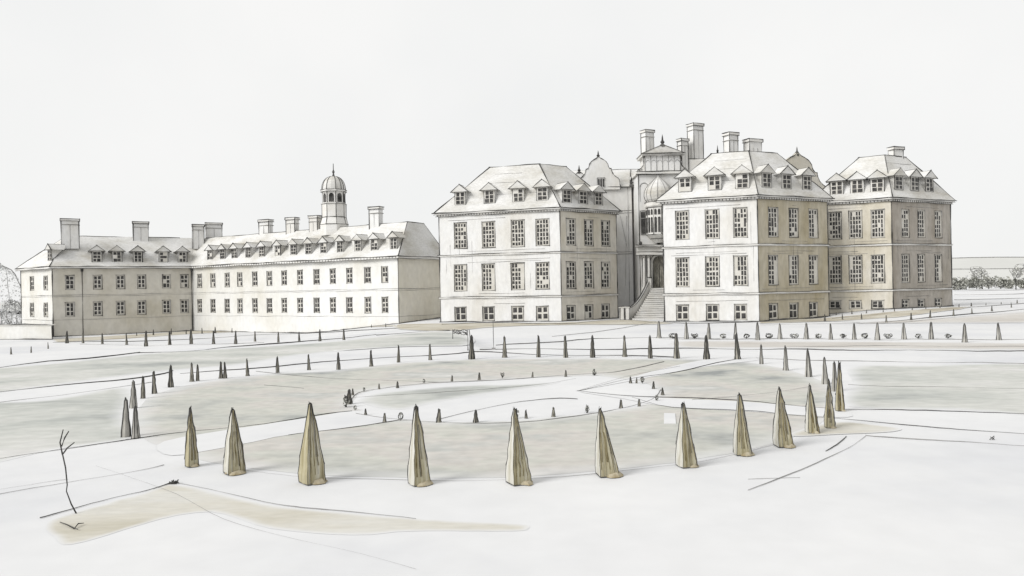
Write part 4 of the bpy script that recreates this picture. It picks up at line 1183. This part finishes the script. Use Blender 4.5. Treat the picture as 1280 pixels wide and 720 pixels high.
LEFT = [(14, 443, 434), (39, 441, 433), (60, 436, 428), (84, 429, 414), (104, 429, 416), (128, 430, 417), (158, 431, 417), (183, 433, 414), (212, 431, 414), (239, 430, 412), (267, 430, 414), (295, 430, 414), (319, 427, 414), (348, 428, 415), (374, 427, 415), (400, 426.5, 412), (430, 425, 411)]
for i, (x, y, t) in enumerate(LEFT):
    put_cone('topiary_cone', CM[(i*3) % 4], x, y, t, 'little dark clipped cone, %s from the left in the row before the long wing' % ordw(i), 'dark cones in front of the long wing', 1.05)
for i in range(17):
    x = 171 + i*19.6 + random.uniform(-4, 4); y = 420 - (x-171)*.0355
    put_cone('clipped_shrub', CM[i % 4], x, y, y - random.uniform(4, 8), 'tiny dark shrub at the foot of the long wing wall, %s from the left' % ordw(i), 'tiny shrubs along the wing wall', 1.2, 'shrub')
RIGHT = [(824, 422.5, 402), (858, 424, 403), (886, 424, 404), (920, 424, 404), (947, 425, 403), (975, 424, 405), (1008, 424, 404), (1038, 424.5, 405), (1068, 424.5, 404.5), (1097, 425, 404), (1130, 424, 404), (1164, 424, 403), (1206, 428, 405), (1248, 425, 404)]
for i, (x, y, t) in enumerate(RIGHT):
    put_cone('topiary_cone', CP[i % 4], x, y, t, 'pale clipped cone, %s from the left in the row before the right pavilions' % ordw(i), 'pale cones before the right pavilions', .85)
UP = [(1031, 402, 393), (1053, 400, 392.5), (1077, 399.5, 392), (1108, 403.5, 394), (1139, 400.5, 391), (1163, 398, 388), (1192, 395, 386.5), (1215, 391.5, 385), (1240, 389, 382), (1264, 384.5, 378)]
for i, (x, y, t) in enumerate(UP):
    put_cone('topiary_cone', CM[(i+1) % 4], x, y, t, 'short black clipped cone, %s from the left in the slanting row below the grey pavilion' % ordw(i), 'black cones below the grey pavilion', 1.2)
for i in range(13):
    x = 1045 + i*19 + random.uniform(-3, 3); y = 394 - (x-1045)*.066
    put_cone('clipped_shrub', CM[i % 4], x, y, y - random.uniform(3, 5), 'tiny black shrub on the border beside the grey pavilion, %s from the left' % ordw(i), 'tiny shrubs beside the grey pavilion', 1.6, 'shrub')

# scribbled round bushes
def bush_mesh(i):
    rnd = random.Random(70+i); mb = MB()
    scribble(mb, (0, 0, .5), .55, .46, 3, .055, 'ink', rnd); leaves(mb, (0, 0, .45), .5, .42, 40, .12, 'leaf', rnd)
    mb.tube([(0, 0, -.05), (.02, 0, .4)], .06, 'ink'); return mb.build('round_bush', mesh_only=True)
BM = [bush_mesh(i) for i in range(4)]
def put_bush(me, x, y, hpx, wpx, label, group, name='round_bush'):
    g = at(x, y); p = g[1]/F
    o = bpy.data.objects.new(name, me); COL.objects.link(o)
    o.location = g; o.scale = (wpx*p, wpx*p, hpx*p); o.rotation_euler = (0, 0, random.uniform(0, 6)); tag(o, label, 'bush', group)
for i, x in enumerate((841, 868, 904, 933, 961, 993, 1023, 1054, 1081, 1110, 1148, 1185)):
    put_bush(BM[i % 4], x, 423.2, 7, 9, 'small scribbly round bush between the pale cones, %s from the left' % ordw(i), 'round bushes between the pale cones')
INB = [(433, 509, 13), (437, 505, 15), (441, 494, 7), (455, 489.5, 5), (474, 486.5, 6), (497, 485, 7), (530, 479, 5), (565, 477.5, 7), (599, 475, 8), (628, 473, 7), (666, 472, 6), (707, 471, 7), (743, 469.5, 7), (788, 479, 7), (796, 479, 6), (803, 479.5, 8), (817, 486, 8), (828, 494, 8), (821, 501, 7),
       (799, 508, 8), (776, 510, 9), (734, 516, 9), (692, 521, 10), (658, 523, 9), (645, 523, 11), (595, 528, 13), (549, 528, 14), (501, 526, 10), (481, 528, 10), (457, 519, 7), (444, 513, 6)]
order = sorted(range(len(INB)), key=lambda k: INB[k][0])
seen_b = seen_f = 0
for k in order:
    x, y, h = INB[k]; h *= 1.2; back = 2 <= k <= 17
    if back: lab = 'small dark shrub on the far edge of the inner circle, %s from the left' % ordw(seen_b); seen_b += 1
    else: lab = 'small dark shrub on the near edge of the inner circle, %s from the left' % ordw(seen_f); seen_f += 1
    if k % 3 == 0: put_bush(BM[k % 4], x, y, h, h*.62, lab, 'shrubs round the inner circle', 'clipped_shrub')
    else: put_cone('clipped_shrub', CM[k % 4], x, y, y - h, lab, 'shrubs round the inner circle', 1.9, 'bush')

# far trees
def tree(px_, base, top, d, wpx, label, bare, pale=False, seed=0):
    rnd = random.Random(seed); p = d/F
    b = at_d(px_, base, d); z = terr(b[0], d); t = at_d(px_, top, d)[2]; H = t - z
    root = thing('tree', label, 'tree', (b[0], d, z))
    tr = MB(); branchy(tr, (b[0], d, z-.1), (0, 0, 1), H*.42, p*.75, 3 if bare else 1, 'soft' if pale else 'ink', rnd); tr.build('trunk', root)
    cr = MB()
    for k in range(5 if not bare else 4):
        c = (b[0]+rnd.uniform(-.3, .3)*wpx*p, d+rnd.uniform(-.3, .3)*wpx*p, z+H*rnd.uniform(.5, .78))
        leaves(cr, c, wpx*p*.3, H*.2, (16 if pale else 60) if not bare else 22, p*(1.8 if not bare else 1.2), 'leaf_pale' if pale else 'leaf', rnd)
        scribble(cr, c, wpx*p*.30, H*.2, 2, p*.22, 'soft' if pale or bare else 'ink', rnd)
    cr.build('crown', root)
def round_tree(px_, base, top, d, wpx, label, seed):
    rnd = random.Random(seed); p = d/F
    b = at_d(px_, base, d); z = terr(b[0], d); H = at_d(px_, top, d)[2] - z
    root = thing('tree', label, 'tree', (b[0], d, z))
    tr = MB(); branchy(tr, (b[0], d, z-.1), (0, 0, 1), H*.4, p*1.2, 1, 'soft', rnd); tr.build('trunk', root)
    cr = MB(); nu, nv = 22, 12; rx, rz = wpx*p*.5, H*.44; g = []
    lob = [(rnd.uniform(0, 6.28), rnd.uniform(2, 5), rnd.uniform(.03, .08)) for _ in range(5)]
    for j in range(nv+1):
        f = -pi/2 + pi*j/nv; row = []
        for i in range(nu):
            a = 2*pi*i/nu
            k = 1 + sum(m_*sin(n_*f + round(n_)*a + q_) for q_, n_, m_ in lob) + rnd.uniform(-.03, .03)
            row.append((b[0]+rx*k*cos(f)*cos(a), d+rx*k*cos(f)*sin(a), z+H*.56+rz*k*sin(f)))
        g.append(row)
    for j in range(1, nv):
        for i in range(nu):
            for _ in range(3):
                q = lerp(lerp(g[j][i], g[j][(i+1) % nu], rnd.random()), lerp(g[j+1][i], g[j+1][(i+1) % nu], rnd.random()), rnd.random())
                leaves(cr, q, .15, .15, 1, p*1.5, 'leaf_pale', rnd)
    for i in (2, 13, 17, 20):
        cr.tube([g[j][i] for j in range(2, nv+1)], p*(.6 if i in (2, 13) else .3), 'soft')
    leaves(cr, (b[0], d, z+H*.56), rx*1.0, rz*1.0, 200, p*1.3, 'leaf_pale', rnd)
    cr.build('crown', root)
def hedge(px_, base, top, d, wpx, label, seed):
    rnd = random.Random(seed); p = d/F
    b = at_d(px_, base, d); z = terr(b[0], d); H = max(.8, at_d(px_, top, d)[2] - z)
    mb = MB()
    for k in range(4):
        c = (b[0]+rnd.uniform(-.35, .35)*wpx*p, d+rnd.uniform(-.3, .3)*wpx*p, z+H*rnd.uniform(.35, .6))
        leaves(mb, c, wpx*p*.26, H*.42, 80, p*1.4, 'leaf', rnd); scribble(mb, c, wpx*p*.26, H*.4, 2, p*.28, 'ink', rnd)
    mb.tube([(b[0], d, z-.1), (b[0], d, z+H*.4)], p*.5, 'ink')
    o = mb.build('field_bush', origin=(b[0], d, z)); tag(o, label, 'bush', 'bushes along the far field')
tree(1228, 361, 330, 165, 34, 'spreading bare tree with forked top in the far field', True, False, 3)
tree(1270, 362, 327, 150, 26, 'tall thin bare tree near the right edge', True, False, 5)
round_tree(2, 404, 333, 140, 44, 'pale rounded tree left of the long wing', 8)
round_tree(-34, 404, 330, 150, 40, 'pale rounded tree cut by the left edge of the picture', 9)
round_tree(15, 404, 377, 125, 24, 'low pale rounded tree beside the left end of the long wing', 21)
for i, (x, b, t, w_) in enumerate(((1196, 360, 347, 14), (1208, 361, 346, 16), (1221, 361, 347, 18), (1236, 361, 345, 18), (1251, 361, 348, 14), (1262, 361, 350, 10), (1276, 361, 349, 12))):
    hedge(x, b, t, 160 + 3*(i % 3), w_*1.5, 'dark rough bush in the far field, %s from the pavilion corner' % ordw(i), 30+i)

fw = MB(); rnd = random.Random(77)
for k in range(150):
    x = rnd.uniform(135, 300); y = rnd.uniform(228, 250); h = rnd.uniform(1.5, 3.6)
    leaves(fw, (x, y, terr(x, y)+h*.5), rnd.uniform(1.5, 3.5), h*.55, 12, .55, rnd.choice(('leaf', 'leaf_pale')), rnd)
tag(fw.build('far_wood'), 'low pale band of woodland at the foot of the far hill', 'wood', kind='stuff')
# garden wall at far left
gw = MB(); a0 = at(66, 424.5); a1 = at_d(-60, 431, a0[1] + 5)
zt_ = at_d(66, 406.5, a0[1])[2]
dd, L = d2((a1[0], a1[1]), (a0[0], a0[1])); nb = (-dd[1], dd[0])
cq = gw.obox((a1[0], a1[1]), (dd[0]*L, dd[1]*L), (-2.8, 4.4), -3.2, zt_, 'stone_w')
gw.obox((a1[0]-.1, a1[1]-.12), (dd[0]*(L+.2), dd[1]*(L+.2)), (nb[0]*.5, nb[1]*.5), zt_+.002, zt_+.14, 'trim')
f_ = lambda q, z: (q[0]+.02, q[1]-.14, z)
gw.ink(f_(a1, zt_+.14), f_(a0, zt_+.14), 1.2, .6, 1); gw.ink(f_(a0, zt_), f_(a0, -1.95), 1.3, .4)
gw.ink(f_(a1, terr(*a1[:2])+.05), f_(a0, terr(*a0[:2])+.05), 1.2, .6, 1)
o = gw.build('garden_wall', origin=(a0[0], a0[1], -1.9)); tag(o, 'white raised garden wall at the left end of the long wing', 'wall')
# gate at the corner of the terrace
gt = thing('garden_gate', 'dark sketchy gate with crossbar at the end of the terrace path', 'gate', at(585, 436))
l0, l1 = at(585, 438), at(566, 424); zt_ = at_d(585, 412, l0[1])[2]
pm = MB(); pm.ink((l0[0], l0[1], l0[2]), (l0[0], l0[1], zt_), 1.5, .8); pm.ink((l0[0]+.25, l0[1], l0[2]), (l0[0]+.1, l0[1], zt_), 1.2, .8); pm.build('gate_post', gt)
pm = MB(); pm.ink((l1[0], l1[1], l1[2]), (l1[0], l1[1], at_d(566, 412, l1[1])[2]), 1.0, .5); pm.build('gate_post', gt)
pm = MB(); e0 = (l1[0], l1[1], at_d(566, 412.5, l1[1])[2]); e1 = (l0[0], l0[1], zt_-.05)
for k in range(4): pm.ink(vadd(e0, (0, 0, -k*.07)), vadd(e1, (0, 0, -k*.1)), 1.1, 1.2)
pm.build('crossbar', gt)
b0 = at(617, 437); mb = MB(); mb.ink(b0, (b0[0], b0[1], at_d(617, 401, b0[1])[2]), .7, .4); mb.obox((b0[0]-.12, b0[1]-.12), (.24, 0), (0, .24), b0[2]-.02, b0[2]+.12, 'soft')
o = mb.build('thin_pole', origin=b0); tag(o, 'thin grey pole standing in front of the central pavilion', 'pole')
# sapling, dark tuft, fallen twig, weed, slab
g = at(95, 642); d = g[1]; p = d/F
root = thing('bare_sapling', 'bare forked sapling standing in the lower left corner', 'sapling', g)
P = lambda x, y: at_d(x, y, d)
tr = MB(); tr.tube([P(96, 643), P(89, 630), P(83, 614), P(84, 606), P(82, 585), P(78, 567)], [p*1.0, p*.9, p*.7, p*.8, p*.9, p*.9], 'ink', 6); tr.build('trunk', root)
for pts in ([P(78, 568), P(75, 553), P(79, 537)], [P(77, 558), P(81, 547), P(86, 539)], [P(79, 567), P(84, 560), P(93, 553)]):
    b_ = MB(); b_.tube(pts, [p*.95, p*.9, p*.6], 'ink', 6); b_.build('branch', root)
g = at(217, 605); p = g[1]/F; mb = MB(); rnd = random.Random(2)
for k in range(26):
    a = rnd.uniform(0, 6.28); l = rnd.uniform(2, 6.5)*p
    c0 = (g[0]+rnd.uniform(-3, 3)*p, g[1]+rnd.uniform(-2, 2)*p, g[2])
    mb.tube([c0, vadd(c0, (l*cos(a), l*sin(a)*.6, l*rnd.uniform(.2, .8)))], p*.75, 'ink')
o = mb.build('grass_tuft', origin=g); tag(o, 'dark spiky tuft at the corner of the foreground path', 'tuft')
g = at(92, 660); p = g[1]/F; mb = MB()
mb.tube([vadd(at(x, y), (0, 0, z)) for x, y, z in ((75, 654, .02), (84, 658, .03), (93, 662, .02), (98, 658, .05), (105, 656, .03))], [p*.5, p*.7, p*1.0, p*.8, p*.4], 'ink', 5)
mb.tube([vadd(at(x, y), (0, 0, .03)) for x, y in ((93, 662), (97, 664))], p*.5, 'ink', 5)
o = mb.build('fallen_twig', origin=g); tag(o, 'small crooked twig lying below the sapling', 'twig')
g = at(1240, 550); p = g[1]/F; mb = MB()
for s in ((-3, 0, 3, 5), (3, 0, -2, 4), (0, 0, 3, 3)): mb.tube([(g[0]+s[0]*p, g[1], g[2]+.01), (g[0]+s[2]*p, g[1], g[2]+s[3]*p)], p*.5, 'ink')
o = mb.build('weed', origin=g); tag(o, 'tiny dark weed on the white path at the right', 'weed')
g = at(837, 524); q = [at(x, y) for x, y in ((830, 530), (845, 530), (844, 517.5), (830, 517))]
mb = MB(); mb.prism([(a[0], a[1]) for a in q], .0, .022, 'ground'); o = mb.build('stone_slab', origin=g); tag(o, 'blank white square slab on the lawn beside the leaning ochre obelisk', 'slab')

for o in scene.objects:
    if '_o' in o: del o['_o']

# ------------------------------------------------------------------ camera, sky, sun
cam = bpy.data.cameras.new('camera'); co = bpy.data.objects.new('camera', cam); COL.objects.link(co)
cam.sensor_width = 36; cam.lens = 36*F/1280; cam.clip_end = 5000; cam.clip_start = .1
from mathutils import Matrix
co.matrix_world = Matrix(((cR, sR, 0, 0), (0, 0, -1, 0), (-sR, cR, 0, CAMZ), (0, 0, 0, 1)))
scene.camera = co

SUN_DIR = (-.86, -.51); el = radians(33)
sl = sqrt(SUN_DIR[0]**2 + SUN_DIR[1]**2); hx, hy = SUN_DIR[0]/sl, SUN_DIR[1]/sl
from mathutils import Vector
sd = Vector((hx*cos(el), hy*cos(el), sin(el)))
sun = bpy.data.lights.new('sun', 'SUN'); sun.energy = 3.1; sun.angle = radians(28); sun.color = (1, .985, .96)
so = bpy.data.objects.new('sun', sun); COL.objects.link(so); so.rotation_euler = (-sd).to_track_quat('-Z', 'Y').to_euler()
so.location = (-40, -20, 60)
W = bpy.data.worlds.new('World'); scene.world = W; W.use_nodes = True
nt = W.node_tree; bg = nt.nodes['Background']; outw = nt.nodes['World Output']
sky = nt.nodes.new('ShaderNodeTexSky'); sky.sky_type = 'NISHITA'; sky.sun_disc = False
sky.sun_elevation = el; sky.sun_rotation = atan2(hx, hy)
nt.links.new(sky.outputs['Color'], bg.inputs['Color']); bg.inputs['Strength'].default_value = .05
bw = nt.nodes.new('ShaderNodeBackground')          # even white cloud cover in front of the blue
tc = nt.nodes.new('ShaderNodeTexCoord'); nz = nt.nodes.new('ShaderNodeTexNoise'); nz.inputs['Scale'].default_value = 2.2; nz.inputs['Detail'].default_value = 6
nt.links.new(tc.outputs['Generated'], nz.inputs['Vector'])
cr = nt.nodes.new('ShaderNodeValToRGB'); cr.color_ramp.elements[0].position = .35; cr.color_ramp.elements[1].position = .62
cr.color_ramp.elements[0].color = (.915, .92, .915, 1); cr.color_ramp.elements[1].color = (.975, .972, .96, 1)
nt.links.new(nz.outputs['Fac'], cr.inputs['Fac']); nt.links.new(cr.outputs['Color'], bw.inputs['Color'])
mx = nt.nodes.new('ShaderNodeMixShader'); mx.inputs['Fac'].default_value = .95
nt.links.new(bg.outputs['Background'], mx.inputs[1]); nt.links.new(bw.outputs['Background'], mx.inputs[2]); nt.links.new(mx.outputs['Shader'], outw.inputs['Surface'])
vs = scene.view_settings; vs.view_transform = 'Standard'; vs.look = 'None'; vs.exposure = 0; vs.gamma = 1; vs.use_curve_mapping = False
